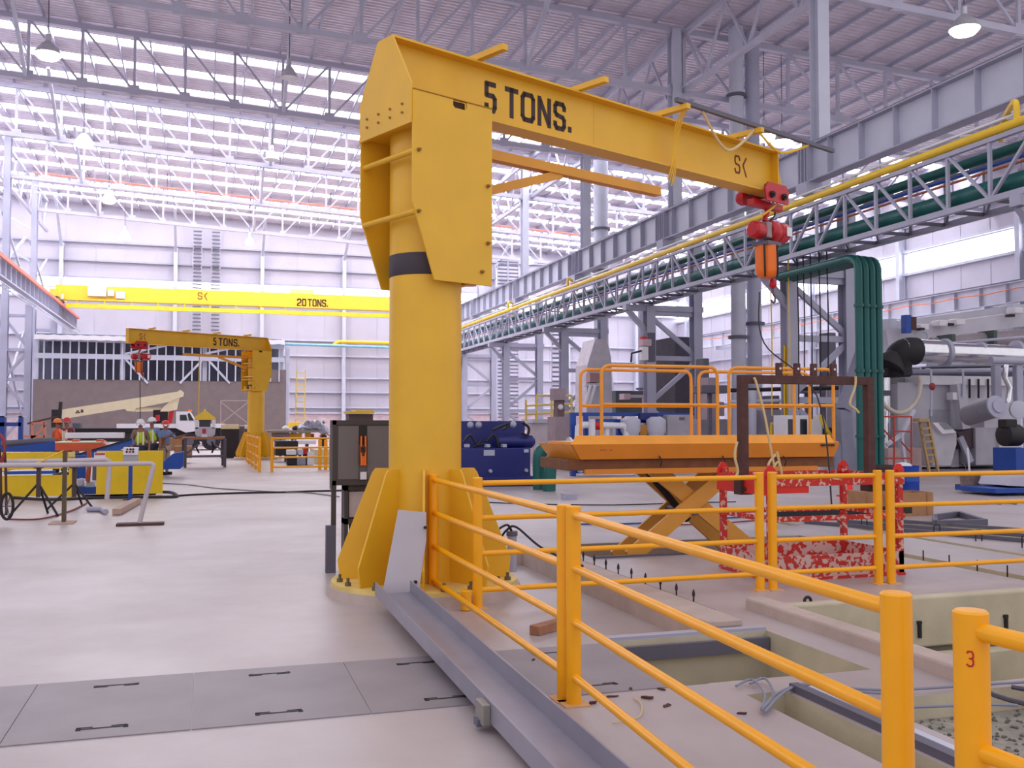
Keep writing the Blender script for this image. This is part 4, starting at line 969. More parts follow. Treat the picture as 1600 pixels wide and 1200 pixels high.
# wall ladders (openwork cable ladders) on the back wall and beyond
def ladder(label, px, Y, z0, z1, w_, m=STEEL, group=None, lean=0, rung=.33):
    x = gy(px, 600, Y).x; t = thing('wall_ladder', label, 'ladder', (x, Y, z0), group)
    for sx_ in (-1, 1):
        q = MB(); q.bar((x+sx_*w_/2, Y, z0), (x+lean+sx_*w_/2, Y, z1), .08, .08); q.build('side_rail', m, t)
    n = min(98, int((z1-z0)/rung))
    for i in range(n):
        f_ = (i+.5)/n; z = z0+(z1-z0)*f_; xx = x+lean*f_; q = MB(); q.bar((xx-w_/2, Y, z), (xx+w_/2, Y, z), .09, .12 if rung < .35 else .08); q.build('rung', m if rung > .35 else STEELD, t)
ladder('tall ladder fixed to the back wall, left one of the pair left of centre', 306, 89.9, 9.5, 18.5, .7, STEEL, 'ladder pair on the back wall')
ladder('tall ladder fixed to the back wall, right one of the pair left of centre', 335, 89.9, 9.5, 18.5, .7, STEEL, 'ladder pair on the back wall')
ladder('tall dark ladder rack behind the right column row, nearer the near crane', 785, 84, 1.5, 16.5, .9, STEEL, 'ladder racks behind the right row')
ladder('tall dark ladder rack behind the right column row, left of the pale stack', 802, 84, 1.5, 16.5, .9, STEEL, 'ladder racks behind the right row')
ladder('tall dark ladder rack just left of the wide pale stack', 872, 66, 3.0, 10, .9, STEEL, 'ladder racks behind the right row')
ladder('thin yellow and white ladder propped at the far right of the brown enclosure', 469, 70, .8, 5.2, .6, mat('ladder_yellow', (226, 196, 110), .6), lean=.05, rung=.4)
pipe('light_blue_pipe', 'thin light blue pipe crossing in front of the far wall', [gy(425, 537, 67.8), gy(607, 543, 67.8)], .09, mat('light_blue', (130, 190, 214), .5))
q = MB(); q.tube([gy(521, 539, 89.4), gy(529, 534, 89.4), gy(610, 536, 89.4)], .16, 8); tag(q.build('yellow_pipe', YPIPE), 'far yellow pipe with an angled end left of the near pillar', 'pipe')
t = thing('scaffold_frame', 'thin pale scaffold frame against the brown wall', 'scaffold', gy(345, 690, 64))
for p0, p1 in (((345, 626), (345, 665)), ((388, 626), (388, 665)), ((345, 626), (388, 626)), ((345, 628), (388, 662)), ((388, 628), (345, 662)), ((345, 665), (388, 665)), ((345, 665), (345, 698)), ((388, 665), (388, 698))):
    q = MB(); q.bar(gy(*p0, 66), gy(*p1, 66), .07, .07); q.build('scaffold_tube', mat('scaffold_grey', (160, 140, 140), .6), t)
# boom truck
YT = 58.0
t = thing('boom_truck', 'cream boom truck with its boom folded low, parked by the brown wall', 'truck', gy(200, 690, YT))
def iprism(name, m, par, pts, Y, depth, bev=0.0):
    q = MB(); q.prism([gy(x, y, Y) for x, y in pts], (0, depth, 0)); return q.build(name, m, par, bevel=bev)
bo = iprism('boom', CREAM, t, [(96, 655), (96, 640), (277, 612), (282, 609), (287, 613), (286, 619), (277, 622), (264, 628), (212, 638), (210, 643), (198, 642), (195, 638.5)], YT, .6)
q = MB(); lettering(q, 'JLG', (gy(117.5, 646, YT).x, YT-.01, gy(118, 646, YT).z), (1,0,.15), (-.15,0,1), spans(0, .12, .03, 'JLG'), .16, .04, .02); q.build('black_lettering', BLACK, bo)
iprism('boom_support', CREAM, t, [(272, 622), (280, 621), (276, 640), (262, 643), (250, 643), (254, 637)], YT+.05, .5)
iprism('lift_cylinder', RED, t, [(266, 636), (273, 636), (268, 662), (261, 662)], YT+.1, .3)
itube('return_beam', CREAM, t, [(212, 640), (252, 639)], YT+.3, .12)
ibox('turntable', DARK, t, 239, 262, 640, 664, YT+.2, .8); ibox('red_reel', RED, t, 243, 250, 648, 658, YT+.1, .3)
ibox('chassis_deck', WHITE, t, 182, 352, 662, 669, YT-.1, 2.2)
ibox('underbody', DARK, t, 104, 352, 669, 690, YT+.1, 2.0)
cb_ = iprism('cab', WHITE, t, [(275, 669), (275, 643), (297, 643), (305, 656), (317, 660), (317, 672), (290, 676)], YT-.2, 2.2)
iprism('side_window', GLASS, cb_, [(281, 657), (281, 648), (291, 648), (293, 657)], YT-.22, .03); iprism('windscreen', GLASS, cb_, [(295, 657), (293, 647), (296, 645), (303, 657)], YT-.22, .03)
ibox('beacon', ORANGE, t, 294, 300, 640, 643, YT+.5, .3)
for px in (206, 224, 296, 330):
    p = gy(px, 684, YT-.15); q = MB(); q.lathe((p.x, YT-.2, .5), [(.5, 0), (.5, .35)], 20, axis=(0,1,0)); w_ = q.build('wheel', DARK, t, smooth=True)
    q = MB(); q.lathe((p.x, YT-.22, .5), [(.24, 0), (.2, .03)], 14, axis=(0,1,0)); q.build('hub', STEELD, w_)
ibox('basket', DARK, t, 80, 94, 640, 668, YT, 1.0); itube('mast', DARK, t, [(95, 628), (92, 668)], YT, .1)
q = MB(); q.bar(gy(93, 650, YT), gy(43, 662, YT), .1, .1); q.build('jib_pole', BROWN, t)
# grey machine with yellow hood
YM = 36.4
t = thing('hopper_machine', 'pale grey machine under a yellow pointed hood on a dark work stand', 'machine', gy(322, 690, YM))
iprism('hood', mat('crane_yellow_far', (240, 200, 60)), t, [(303, 656), (305, 651), (317, 643), (324, 643), (337, 653), (337, 656)], YM, .8)
itube('hook_bar', MATS['crane_yellow_far'], t, [(320, 644), (320, 639)], YM+.4, .04)
ibox('upper_housing', mat('dark_screen', (60, 58, 66), .4), t, 311, 329, 656, 667, YM+.1, .6)
for px in (304, 331): ibox('side_post', WHITE, t, px, px+6, 655, 670, YM, .7)
by = iprism('body', mat('machine_grey', (190, 188, 200), .5), t, [(304, 667), (337, 667), (336, 679), (332, 683), (308, 683), (305, 679)], YM, .9, .02)
ibox('red_emblem', mat('decal_red', (190, 30, 70)), by, 316, 322, 670, 677, YM-.02, .03); ibox('white_label', WHITE, by, 315, 324, 679, 684, YM-.02, .03)
for px in (311, 331): itube('hose', DARK, t, [(px, 690), (px+(3 if px > 320 else -4), 700), (px, 708)], YM+.1, .03)
t = thing('work_stand', 'dark steel work stand below the hooded machine', 'stand', gy(320, 728, 36.5))
for px in (287, 349):
    for Y, sh in ((36.0, 0), (37.4, -3)):
        ibox('leg', mat('stand_dark', (84, 76, 84), .6), t, px+sh, px+sh+5, 685, 659+2448/(Y*.955-.6), Y, .12)
ibox('cross_beam', STEELD, t, 290, 352, 711, 715, 36.2, .1); ibox('work_top', TIMBER, t, 280, 352, 683, 687, 36.1, 1.4)
q = MB(); q.bar(gy(291, 709, 36.3), gy(313, 692, 36.3), .06, .06); q.bar(gy(350, 707, 36.3), gy(333, 692, 36.3), .06, .06); q.build('brace', STEELD, t)
# assorted far clutter, each a thing
def nm_post(n): return n not in ('control_box', 'stored_part', 'dark_trench_wall')
def one(name, label, cat, m, px0, px1, py0, py1, Y, d, bev=.01, group=None):
    o = tag(ibox(name, m, None, px0, px1, py0, py1, Y, d, bev), label, cat, group)
    z = o.location.z
    if z > .12 and nm_post(name):     # raised things stand on a thin post
        q = MB(); q.box(o.location.x-.06, o.location.x+.06, Y+d*.5, Y+d*.5+.12, 0, z); q.build('support_post', STEELD, o)
    return o
one('storage_cabinet', 'black cabinet standing behind the distant work stand', 'cabinet', mat('near_black', (44, 38, 46), .7), 345, 374, 670.5, 718, 45, 1.2)
one('control_box', 'pale cream box on top of the black cabinet behind the distant jib', 'box', CREAM, 345, 373, 663, 670.2, 45, .8)
one('tall_panel', 'grey narrow panel just left of the distant jib pillar', 'panel', mat('mid_grey', (120, 112, 116), .6), 374, 388, 666, 705, 46, .3)
one('switch_box', 'white box with dark front peeking left of the distant jib pillar', 'box', WHITE, 383, 387, 664, 670, 44, .5)
one('crate', 'light brown crate behind the workers near the truck', 'crate', CARDB, 262, 288, 684, 703, 44, 1.0)
one('crate', 'small brown crate on the floor left of the distant work stand', 'crate', CARDB, 272, 300, 697, 716, 40, .8)
one('storage_bin', 'dark bin behind the distant crossing railing', 'bin', mat('near_black', (44, 38, 46)), 431, 466, 689, 712, 40, 1.0)
one('work_table', 'long grey table cluttered with wrapped parts at the far centre', 'table', mat('table_grey', (150, 146, 140), .6), 418, 500, 672, 676, 44, 1.5)
one('table_panel', 'purple grey panel under the long cluttered table', 'panel', mat('purple_grey', (130, 116, 126), .7), 425, 452, 676, 686, 44.2, .2)
q = MB()
for i in range(9):
    p = gy(476+i*3.1, 668-3.5*math.sin(i*.4), 44.4); q.lathe(p-Vector((0,0,.25)), [(.1, 0), (.3+.06*(i % 3), .12), (.28, .3), (.1, .45+.05*(i % 2))], 9, axis=(.3*((i % 3)-1), 0, 1))
tag(q.build('wrapped_part', mat('foil_wrap', (160, 160, 176), .3, metal=.3, var=.15, scale=9), smooth=True), 'grey plastic wrapped bundle lying on the long far table', 'bundle')
for i, (a_, b_, c_, d_, m_, nm) in enumerate(((440, 452, 665, 672, WHITE, 'white crumpled wrap'), (456, 468, 666, 672, DARK, 'black bag'), (466, 472, 664, 672, TIMBER, 'brown box'))):
    q = MB(); p = gy((a_+b_)/2, d_, 44.5); w_ = (gy(b_, d_, 44.5).x-gy(a_, d_, 44.5).x)/2; q.lathe(p, [(w_*.8, 0), (w_, .07), (w_*.7, .15), (w_*.2, .2)], 9)
    tag(q.build('packed_item', m_, smooth=True), nm+' on the left part of the long far table', 'bundle')
for i, (a_, b_, c_, d_, m_, lb) in enumerate(((449, 463, 703, 711, WHITE, 'white machine part with dark slots'), (449, 464, 711, 727, DARK, 'black plastic bin'), (464, 478, 714, 727, mat('tool_grey', (150, 150, 166), .5), 'grey tool case'), (480, 490, 706, 727, WHITE, 'tall white canister'), (466, 474, 702, 711, STEELL, 'round grey flange'), (474, 480, 700, 710, RED, 'small red and black motor'), (468, 494, 688, 694, WHITE, 'flat white case'))):
    one('packed_item', lb+' behind the distant crossing railing', 'equipment', m_, a_, b_, c_, d_, 36.6+.01*i, .6, .02)
one('pallet_base', 'long pale cream low block behind the distant crossing railing', 'block', CREAM, 492, 522, 702, 726, 38, 2.0)
t = thing('forklift', 'yellow roofed dark forklift parked behind the grey electrical panel', 'forklift', gy(572, 690, 40))
ibox('roof', MATS['crane_yellow_far'], t, 544, 585, 643, 646, 40, 1.4); ibox('roof_top', MATS['crane_yellow_far'], t, 556, 583, 641, 643, 40.2, 1.0); ibox('cab_frame', mat('forklift_dark', (92, 76, 80), .6), t, 545, 583, 647, 664, 40.3, .9); ibox('counterweight', MATS['crane_yellow_far'], t, 548, 590, 664, 700, 40, 1.5)
for px in (552, 584): q = MB(); q.lathe((gy(px, 700, 40).x, 39.95, .35), [(.35, 0), (.35, .3)], 16, axis=(0,1,0)); q.build('wheel', DARK, t, smooth=True)
one('stored_crate', 'yellow crate at the foot of the propped far ladder', 'crate', MATS['crane_yellow_far'], 452, 474, 660, 668, 60, 1.0)
for i, (a_, b_, c_, d_, m_) in enumerate(((452, 472, 677, 686, CRANE), (478, 486, 676, 685, CRANE), (487, 491, 678, 685, RED))):
    one('stored_part', ['yellow drum under the far table', 'second yellow drum under the far table', 'red canister under the far table'][i], 'drum', m_, a_, b_, c_, d_, 44.6, .5)
# ------------------------------------------------------------------ left foreground workshop things
t = thing('yellow_barrier', 'yellow panel barrier with blue strip at the left edge of the frame', 'barrier', gy(60, 775, 23))
YG = 22.8
ibox('upper_panel', mat('barrier_yellow', (226, 188, 14), .5, var=.04), t, -30, 117, 706, 734, YG, .06); ibox('lower_panel', MATS['barrier_yellow'], t, -30, 111, 742, 777, YG, .06)
ibox('blue_strip', BLUE, t, 6, 86, 735.5, 741.5, YG-.03, .09); ibox('warning_plate', mat('plate_cream', (220, 200, 130), .5), t, 107, 117, 706, 714, YG-.04, .03); ibox('end_post', MATS['barrier_yellow'], t, 107, 112, 730, 777, YG-.01, .08)
t = thing('yellow_barrier', 'yellow square panel barrier with a small white notice', 'barrier', gy(200, 775, 23))
ibox('panel', MATS['barrier_yellow'], t, 150, 255, 704, 773, YG, .07, .005)
ibox('base_frame', BROWN, t, 128, 243, 774, 777, YG, .5)
ibox('notice', WHITE, t, 147, 165, 707, 717, YG-.02, .015); ibox('notice_heading', mat('notice_red', (180, 60, 60)), t, 148, 164, 708, 711, YG-.03, .01)
t = thing('control_stand', 'small white push button box on a blue floor stand', 'control panel', gy(204, 787, 21.6))
YS = 21.6
ibox('pedestal', BLUE, t, 200, 207, 721, 787, YS, .1); ibox('foot_plate', BLUE, t, 191, 213, 786, 788, YS-.1, .3)
bx = ibox('enclosure', mat('enclosure_grey', (170, 168, 172), .5), t, 192, 215, 711, 721, YS-.1, .3)
iprism('sloped_face', WHITE, t, [(192, 711), (193, 699), (216, 699), (215, 711)], YS-.12, .25)
for i, (px, py) in enumerate(((199, 702), (204, 702), (208, 702), (203, 706), (198, 706), (208, 706))):
    q = MB(); q.lathe(gy(px, py, YS-.12), [(.022, 0), (.02, .02)], 10, axis=(0,-1,0)); q.build('push_button', RED if i in (0, 3) else BLACK, bx)
# conveyors
q = MB(); q.prism([gy(8, 706, 27), gy(8, 699, 27), gy(85, 690, 27), gy(92, 692, 27), gy(92, 706, 27)], (0, .25, 0)); tag(q.build('conveyor_beam', BLUE), 'blue sloping conveyor beam at the far left edge', 'conveyor')
t = thing('conveyor', 'blue inclined conveyor with dark belt pointing at the workers', 'conveyor', gy(160, 720, 25))
iprism('side_beam', mat('conveyor_blue', (40, 84, 168), .45), t, [(117, 720), (117, 712), (206, 686), (207, 694), (168, 712), (142, 720)], 25.5, .5); iprism('belt', DARK, t, [(117, 712), (117, 710), (205, 684.5), (206, 686.5)], 25.45, .6)
iprism('end_support', BLUE, t, [(255, 733), (255, 722), (270, 709), (287, 706), (286, 729), (281, 733)], 30, .5)
q = MB(); q.tube([gy(2, 694, 27.4), gy(60, 690, 27.4), gy(86, 689, 27.4)], .09, 10); tag(q.build('grey_roller', STEELD, smooth=True), 'long grey roller above the blue beam at far left', 'roller')
t = thing('orange_skid', 'orange red machine skid between the blue conveyors', 'machine', gy(120, 705, 26.2))
iprism('side_beam', mat('skid_orange', (214, 86, 48), .5, var=.06), t, [(86, 704), (86, 692), (160, 692), (166, 694), (140, 704)], 26.2, 1.2); ibox('top_ledge', CREAM, t, 86, 158, 690, 692, 26.2, 1.3)
for px in (112, 150): ibox('raised_block', MATS['skid_orange'], t, px, px+10, 687, 690, 26.4, .5)
one('white_beam', 'long white beam lying behind the orange skid', 'beam', WHITE, 101, 193, 676, 685, 29, .5)
one('dark_trench_wall', 'long low black railing board behind the white beam', 'board', DARK, 110, 240, 669, 676, 33, .3)
one('roller_block', 'small dark electrical box behind the two workers in orange', 'box', STEELD, 113, 125, 661, 670, 34.5, .6)
t = thing('hydraulic_pump', 'orange pump arm and grey motor behind the gap between the yellow barriers', 'pump', gy(135, 777, 23.6))
itube('pump_arm', mat('pump_rust', (176, 84, 56), .6), t, [(139, 700), (140, 720), (137, 752)], 23.6, .05); ibox('pump_base', BLUE, t, 118, 150, 761, 777, 23.6, .5); ibox('motor', STEELL, t, 120, 130, 748, 761, 23.7, .3, .03); ibox('valve_block', STEEL, t, 134, 146, 752, 764, 23.6, .3, .03); ibox('frame_plate', BLUE, t, 117, 134, 712, 748, 24.0, .1)
# pipe barrier made of bent conduits and wooden post
t = thing('pipe_stand', 'white bent pipe frame on a brown wooden foot board', 'pipe frame', gy(220, 822, 16))
Yp_ = 16.2
itube('bent_pipe', mat('pipe_light_grey', (194, 184, 190), .4), t, [(0, 727), (108, 726), (236, 724), (240, 727), (238, 735), (218, 817)], Yp_, .038, 10)
ibox('foot_board', BROWN, t, 181, 256, 817, 825, Yp_-.05, .25)
t = thing('pipe_stand', 'second white bent pipe running behind the first to the floor', 'pipe frame', gy(168, 795, 18))
itube('bent_pipe', MATS['pipe_light_grey'], t, [(10, 721), (105, 720), (165, 718), (171, 721), (171, 735), (167, 780)], 18.6, .042, 10)
q = MB(); a_, b_ = gy(182, 799, 0.1+18.0), gy(214, 786, 20.5); a_.z = b_.z = .06; q.bar(a_, b_, .14, .1); q.build('foot_board', mat('plank_beige', (190, 160, 146), .8), t)
q = MB(); q.tube([Vector((gy(137, 786, 18.9).x, 18.9, .05)), Vector((gy(160, 786, 18.9).x, 18.8, .05)), Vector((gy(166, 790, 18.4).x, 18.3, .05))], .048, 10); tag(q.build('elbow_pipe', STEEL, smooth=True), 'short grey elbow pipe lying on the floor by the post', 'pipe')
t = thing('marker_post', 'brown square timber post on a flat floor foot', 'post', gy(98, 810, 16.5))
ibox('post', mat('post_olive', (96, 82, 62), .8, var=.1), t, 96, 104, 704, 815, 16.9, .12); q = MB(); q.box(gy(78, 810, 16.9).x, gy(117, 810, 16.9).x, 16.7, 17.2, 0, .02); q.build('foot_plate', mat('plank_beige', (190, 160, 146)), t)
q = MB(); q.tube([gy(100, 704, 17.0), gy(62, 722, 17.0), gy(2, 737, 17.0)], .015, 6); tag(q.build('yellow_tape', YROPE), 'yellow barrier tape strung from the timber post to the left edge', 'tape')
for i, (px, Y) in enumerate(((60, 18.3), (116, 19.8))):
    t = thing('pipe_vise_stand', ['dark tripod pipe stand holding the pipes left of the timber post', 'dark tripod pipe stand half hidden right of the timber post'][i], 'tripod stand', gy(px, 790, Y), 'pipe tripod stands')
    ibox('column', mat('stand_rust', (78, 62, 58), .7), t, px-4, px+3, 730, 777, Y, .12); ibox('vise_head', MATS['stand_rust'], t, px-8, px+6, 722, 732, Y-.05, .25, .01)
    c_ = gy(px, 755, Y+.06)
    for dx, dy in ((-.42, -.2), (.35, -.25), (.1, .4)):
        q = MB(); q.tube([c_, Vector((c_.x+dx, Y+.06+dy, .01))], .02, 8); q.build('leg', DARK, t)
t = thing('wheeled_cart', 'spoked wheel gas bottle cart with red hose at the left edge', 'cart', gy(10, 808, 17))
c_ = gy(11, 791, 16.8)
q = MB(); q.tube([c_+Vector((math.cos(a_)*.085, .0, math.sin(a_)*.20)) for a_ in [i*math.pi/10 for i in range(21)]], .022, 8); q.build('wheel_rim', DARK, t, smooth=True)
for k in range(6):
    q = MB(); q.tube([c_, c_+Vector((math.cos(k*1.047)*.085, 0, math.sin(k*1.047)*.20))], .008, 5); q.build('spoke', STEELD, t)
for px in (-6, 2, 10): itube('frame_tube', BROWN, t, [(px, 805), (px-1, 735), (px-3, 700)], 16.9, .02)
q = MB()
for k in range(3): q.tube(smoothpath([gy(-4+k*3, 675+k*2, 16.9), gy(7, 690+k*5, 16.85), gy(4, 720-k*3, 16.85), gy(-6, 728, 16.9)], 5), .018, 6)
q.build('red_hose', mat('hose_red', (150, 50, 60), .6), t)
t = thing('steel_gantry', 'blue painted steel gantry frame at the far left edge', 'frame', gy(30, 690, 30))
for b_ in ((-10, 7, 650, 720), (28, 35, 650, 690)): ibox('post', BLUE, t, *b_, 31, .2)
ibox('cross_beam', BLUE, t, -10, 33, 660, 666, 31, .2); ibox('top_bar', STEELL, t, 0, 42, 650, 652, 31, .2)
t = thing('orange_scaffold', 'pale orange tubular rack at the far left', 'rack', gy(55, 690, 40))
for p0, p1 in (((50, 662), (50, 726)), ((70, 660), (70, 726)), ((50, 662), (70, 660)), ((36, 682), (70, 682)), ((50, 686), (70, 664))):
    q = MB(); q.bar(gy(*p0, 40), gy(*p1, 40), .08, .08); q.build('rack_tube', mat('pale_orange', (226, 140, 110), .6), t)
# ================================================================== MIDDLE: HYDRAULIC UNIT, SKIDS, TOWER
YH = 23.6
t = thing('hydraulic_unit', 'navy blue hydraulic power unit behind the near crane pillar', 'hydraulic unit', gy(775, 760, YH))
ibox('tank', NAVY, t, 700, 829, 700, 749, YH, 1.6, .02); ibox('back_board', NAVY, t, 715, 820, 658, 701, YH+.9, .05); ibox('drip_tray', NAVY, t, 700, 840, 744, 761, YH-.35, 2.3)
ibox('label_plate', mat('label_grey', (176, 180, 200), .5), t, 756, 773, 703, 712, YH-.02, .03); ibox('label_plate', MATS['label_grey'], t, 819, 826, 702, 707, YH-.02, .03)
for px, py in ((766, 736), (822, 735), (735, 664), (748, 664), (802, 663)):
    q = MB(); p = gy(px, py, YH if py > 700 else YH+.9); q.lathe(p, [(.05 if py > 700 else .09, 0), (.04, .06)], 14, axis=(0,-1,0)); q.build('gauge', MATS['label_grey'], t)
for px in (775, 792, 807):
    q = MB(); p = gy(px, 690, YH+.5); q.lathe(p, [(.14, 0), (.17, .05), (.17, .4), (.1, .48)], 16, axis=(1,0,0)); q.build('electric_motor', NAVY, t, smooth=True)
for pts in ([(725, 690), (735, 680), (745, 695), (752, 688)], [(770, 672), (783, 666), (796, 662), (786, 672)], [(760, 690), (772, 680), (780, 700)], [(816, 660), (826, 668), (824, 680), (815, 676)], [(740, 698), (756, 694), (768, 699)]):
    q = MB(); q.tube(smoothpath([gy(x, y, YH+.3) for x, y in pts], 5), .035, 7); q.build('hose', BLACK, t)
for px in (728, 760, 786): 
    ibox('valve', MATS['label_grey'], t, px, px+6, 694, 699, YH+.1, .2)
# green pipes with white flanges
t = thing('green_pipe_elbows', 'pair of green bent pipes with white flanges beside the scissor lift', 'pipe', gy(850, 742, 22))
YE = 22.0
for (pts, r_) in (([(888, 700), (862, 700), (850, 703), (843, 712), (843, 768)], .155), ([(896, 716), (876, 717), (866, 722), (860, 731), (858, 768)], .15)):
    q = MB(); q.tube(smoothpath([gy(x, y, YE if pts[0][0] < 890 else YE-.6) for x, y in pts], 5), r_, 14); q.build('green_elbow', GREEN, t, smooth=True)
    p = gy(pts[0][0], pts[0][1], YE if pts[0][0] < 890 else YE-.6)
    q = MB(); q.lathe(p, [(.26, 0), (.26, .05), (.2, .06), (.18, .3), (.14, .34)], 18, axis=(1, 0, 0)); q.build('white_flange', WHITE, t, smooth=True)
# blue process skid
YS2 = 27.0
t = thing('process_skid', 'blue framed process skid with white piping behind the lift platform', 'skid', gy(970, 738, YS2))
for b_ in ((893, 900, 645, 750), (914, 919, 650, 700), (965, 973, 655, 700), (1012, 1021, 655, 700), (1075, 1081, 650, 700)): ibox('frame_post', BLUE, t, *b_, YS2, .15)
for b_ in ((893, 1085, 645, 650), (920, 1070, 655, 661), (893, 1085, 728, 740)): ibox('frame_beam', BLUE, t, *b_, YS2+.1, .15)
ibox('dark_bracket', NAVY, t, 1001, 1028, 646, 656, YS2-.1, .2)
itube('white_pipe', WHITE, t, [(902, 700), (903, 668), (912, 664), (920, 664), (975, 665), (979, 672), (979, 690)], YS2-.3, .1, 10)
itube('white_pipe', WHITE, t, [(948, 690), (948, 668), (958, 664)], YS2-.2, .1, 10)
itube('white_pipe', WHITE, t, [(925, 700), (925, 655)], YS2-.4, .1, 10)
itube('red_valve_pipe', RED, t, [(928, 665), (937, 665)], YS2-.33, .13, 10)
for px in (985, 1025):
    q = MB(); q.lathe(gy(px, 672, YS2-.2), [(.2, -.2), (.3, 0), (.3, .3), (.15, .4)], 16, axis=(0,0,1)); q.build('pump_casing', STEELL, t, smooth=True)
ibox('yellow_actuator', mat('actuator_gold', (190, 130, 40), .5), t, 1000, 1012, 664, 680, YS2-.2, .3, .02)
ibox('control_cabinet', mat('cabinet_grey', (160, 156, 166), .5), t, 1043, 1084, 648, 700, YS2-.2, .5, .02); ibox('cabinet_screen', STEELD, t, 1062, 1070, 652, 656, YS2-.22, .03)
q = MB()
for i in range(14): p = gy(906+i*7.2, 733, YS2-.3); q.box(p.x, p.x+.09, YS2-.3, YS2-.1, .12, .3)
q.build('small_fittings', STEEL, t)
# yellow railed platform and furnace column left of the lift
YP2 = 36.0
t = thing('service_platform', 'small grey platform with thin yellow railing left of the grey column machine', 'platform', gy(850, 720, YP2))
for px in (822, 838, 862, 893): itube('yellow_post', mat('pale_rail_yellow', (232, 206, 110), .5), t, [(px, 618 if px > 830 else 625), (px, 658)], YP2, .045)
for y_ in (618, 631, 644): itube('yellow_rail', MATS['pale_rail_yellow'], t, [(822 if y_ > 620 else 838, y_+(3 if y_ > 620 else 0)), (893, y_)], YP2, .04)
ibox('platform_deck', STEELL, t, 833, 880, 655, 661, YP2, 1.5)
q = MB(); p = gy(852, 720, YP2+.8); q.lathe((p.x, YP2+.8, 0), [(.75, 0), (.75, 1.6), (.6, 1.65), (.6, 1.7)], 22); q.build('vessel', mat('vessel_grey', (200, 190, 196), .5), t, smooth=True)
t = thing('column_machine', 'tall pinkish grey machine column with a control box left of the lift platform', 'machine', gy(880, 735, 31))
ibox('lower_cabinet', mat('machine_mauve', (162, 144, 152), .6), t, 868, 893, 651, 738, 31, .8); ibox('upper_box', MATS['machine_mauve'], t, 867, 884, 607, 625, 31.2, .5); ibox('mid_column', mat('machine_brown', (120, 96, 100), .7), t, 871, 882, 624, 655, 31.3, .4)
q = MB(); q.lathe(gy(876, 636, 31.2), [(.1, 0), (.06, .05)], 12, axis=(0,-1,0)); q.build('round_gauge', WHITE, t)
# robot-like equipment and ducts behind the lift
t = thing('furnace_hood', 'pale flared furnace hood standing behind the lift rail', 'furnace', gy(925, 700, 44))
iprism('hood_panel', mat('hood_grey', (196, 190, 200), .5), t, [(915, 716), (918, 570), (930, 530), (948, 530), (955, 560), (958, 716)], 42, 1.5); ibox('hood_arm', mat('arm_tan', (170, 130, 130), .6), t, 922, 937, 583, 597, 41.6, .5)
for p0, p1 in (((923, 602), (915, 632)), ((930, 602), (921, 632))): itube('ram', WHITE, t, [p0, p1], 41.3, .08)
ibox('hood_collar', STEELL, t, 915, 940, 599, 603, 41.4, .6)
t = thing('furnace_column', 'dark column with red sensor and pale box behind the lift rail', 'machine', gy(1018, 700, 34))
ibox('column', STEELD, t, 1012, 1024, 520, 565, 35.5, .3); ibox('red_sensor', RED, t, 1003, 1011, 526, 530, 35.0, .2); ibox('pale_housing', mat('housing_pink', (200, 170, 180), .5), t, 1004, 1018, 530, 540, 34.9, .4); ibox('swivel_box', WHITE, t, 1004, 1013, 542, 562, 34.9, .3)
itube('arm', DARK, t, [(986, 566), (987, 552), (1003, 548)], 35, .04)
one('dark_enclosure', 'dark grey enclosure with pale frame behind the lift rail', 'enclosure', mat('slate_teal', (84, 92, 98), .7), 962, 1012, 611, 650, 44.5, 2.0)
t = thing('pale_gantry', 'pale pink grey gantry frame in front of the dark enclosure', 'frame', gy(995, 650, 39))
ibox('top_bar', mat('housing_pink', (200, 170, 180)), t, 980, 1013, 617, 621, 39, .3); ibox('leg', MATS['housing_pink'], t, 1008, 1013, 617, 724, 39, .3); ibox('end_box', MATS['housing_pink'], t, 975, 985, 615, 624, 38.9, .5)
one('steel_vessel', 'dark tall furnace casing between the lattice column legs', 'furnace', mat('casing_dark', (76, 72, 84), .7, var=.1), 1056, 1090, 527, 724, 40, 2.0)
one('machine_block', 'grey machine block with small boxes right of the lift front gate', 'machine', mat('block_grey', (150, 144, 156), .6), 1096, 1150, 655, 700, 30, 1.5, .02)
for i, (a_, b_, c_, d_, m_, lb) in enumerate(((1098, 1140, 602, 614, STEELD, 'dark long machine head'), (1106, 1132, 628, 650, mat('machine_mauve', (162, 144, 152)), 'mauve box'), (1162, 1172, 640, 656, TIMBER, 'brown bundle'), (1236, 1252, 655, 700, STEELL, 'narrow light cabinet'), (1252, 1290, 604, 614, STEELD, 'dark crossbar unit'))):
    one('machine_part', lb+' among the machinery behind the brown lifting frame', 'machine part', m_, a_, b_, c_, d_, (29, 33.2, 30.6, 31.4, 32.2)[i], .8, .02)
t = thing('control_cabinet', 'white twin window control cabinet behind the lift guard rail', 'cabinet', gy(1257, 700, 26))
ibox('body', WHITE, t, 1229, 1284, 649, 728, 26, .7, .01)
for a_ in (1232, 1251): ibox('window', GLASS, t, a_, a_+10, 655, 679, 25.98, .03)
q = MB()
for k in range(3): q.tube(smoothpath([gy(1280+k*2, 648, 25.8), gy(1286+k*2, 665, 25.7), gy(1298+k, 682, 25.8)], 5), .035, 6)
q.build('yellow_hose', mat('hose_yellow', (220, 190, 60), .5), t)
for k, px in enumerate((1226, 1230)): itube('yellow_conduit', YPIPE, t, [(px, 540), (px, 655)], 27.5, .035)
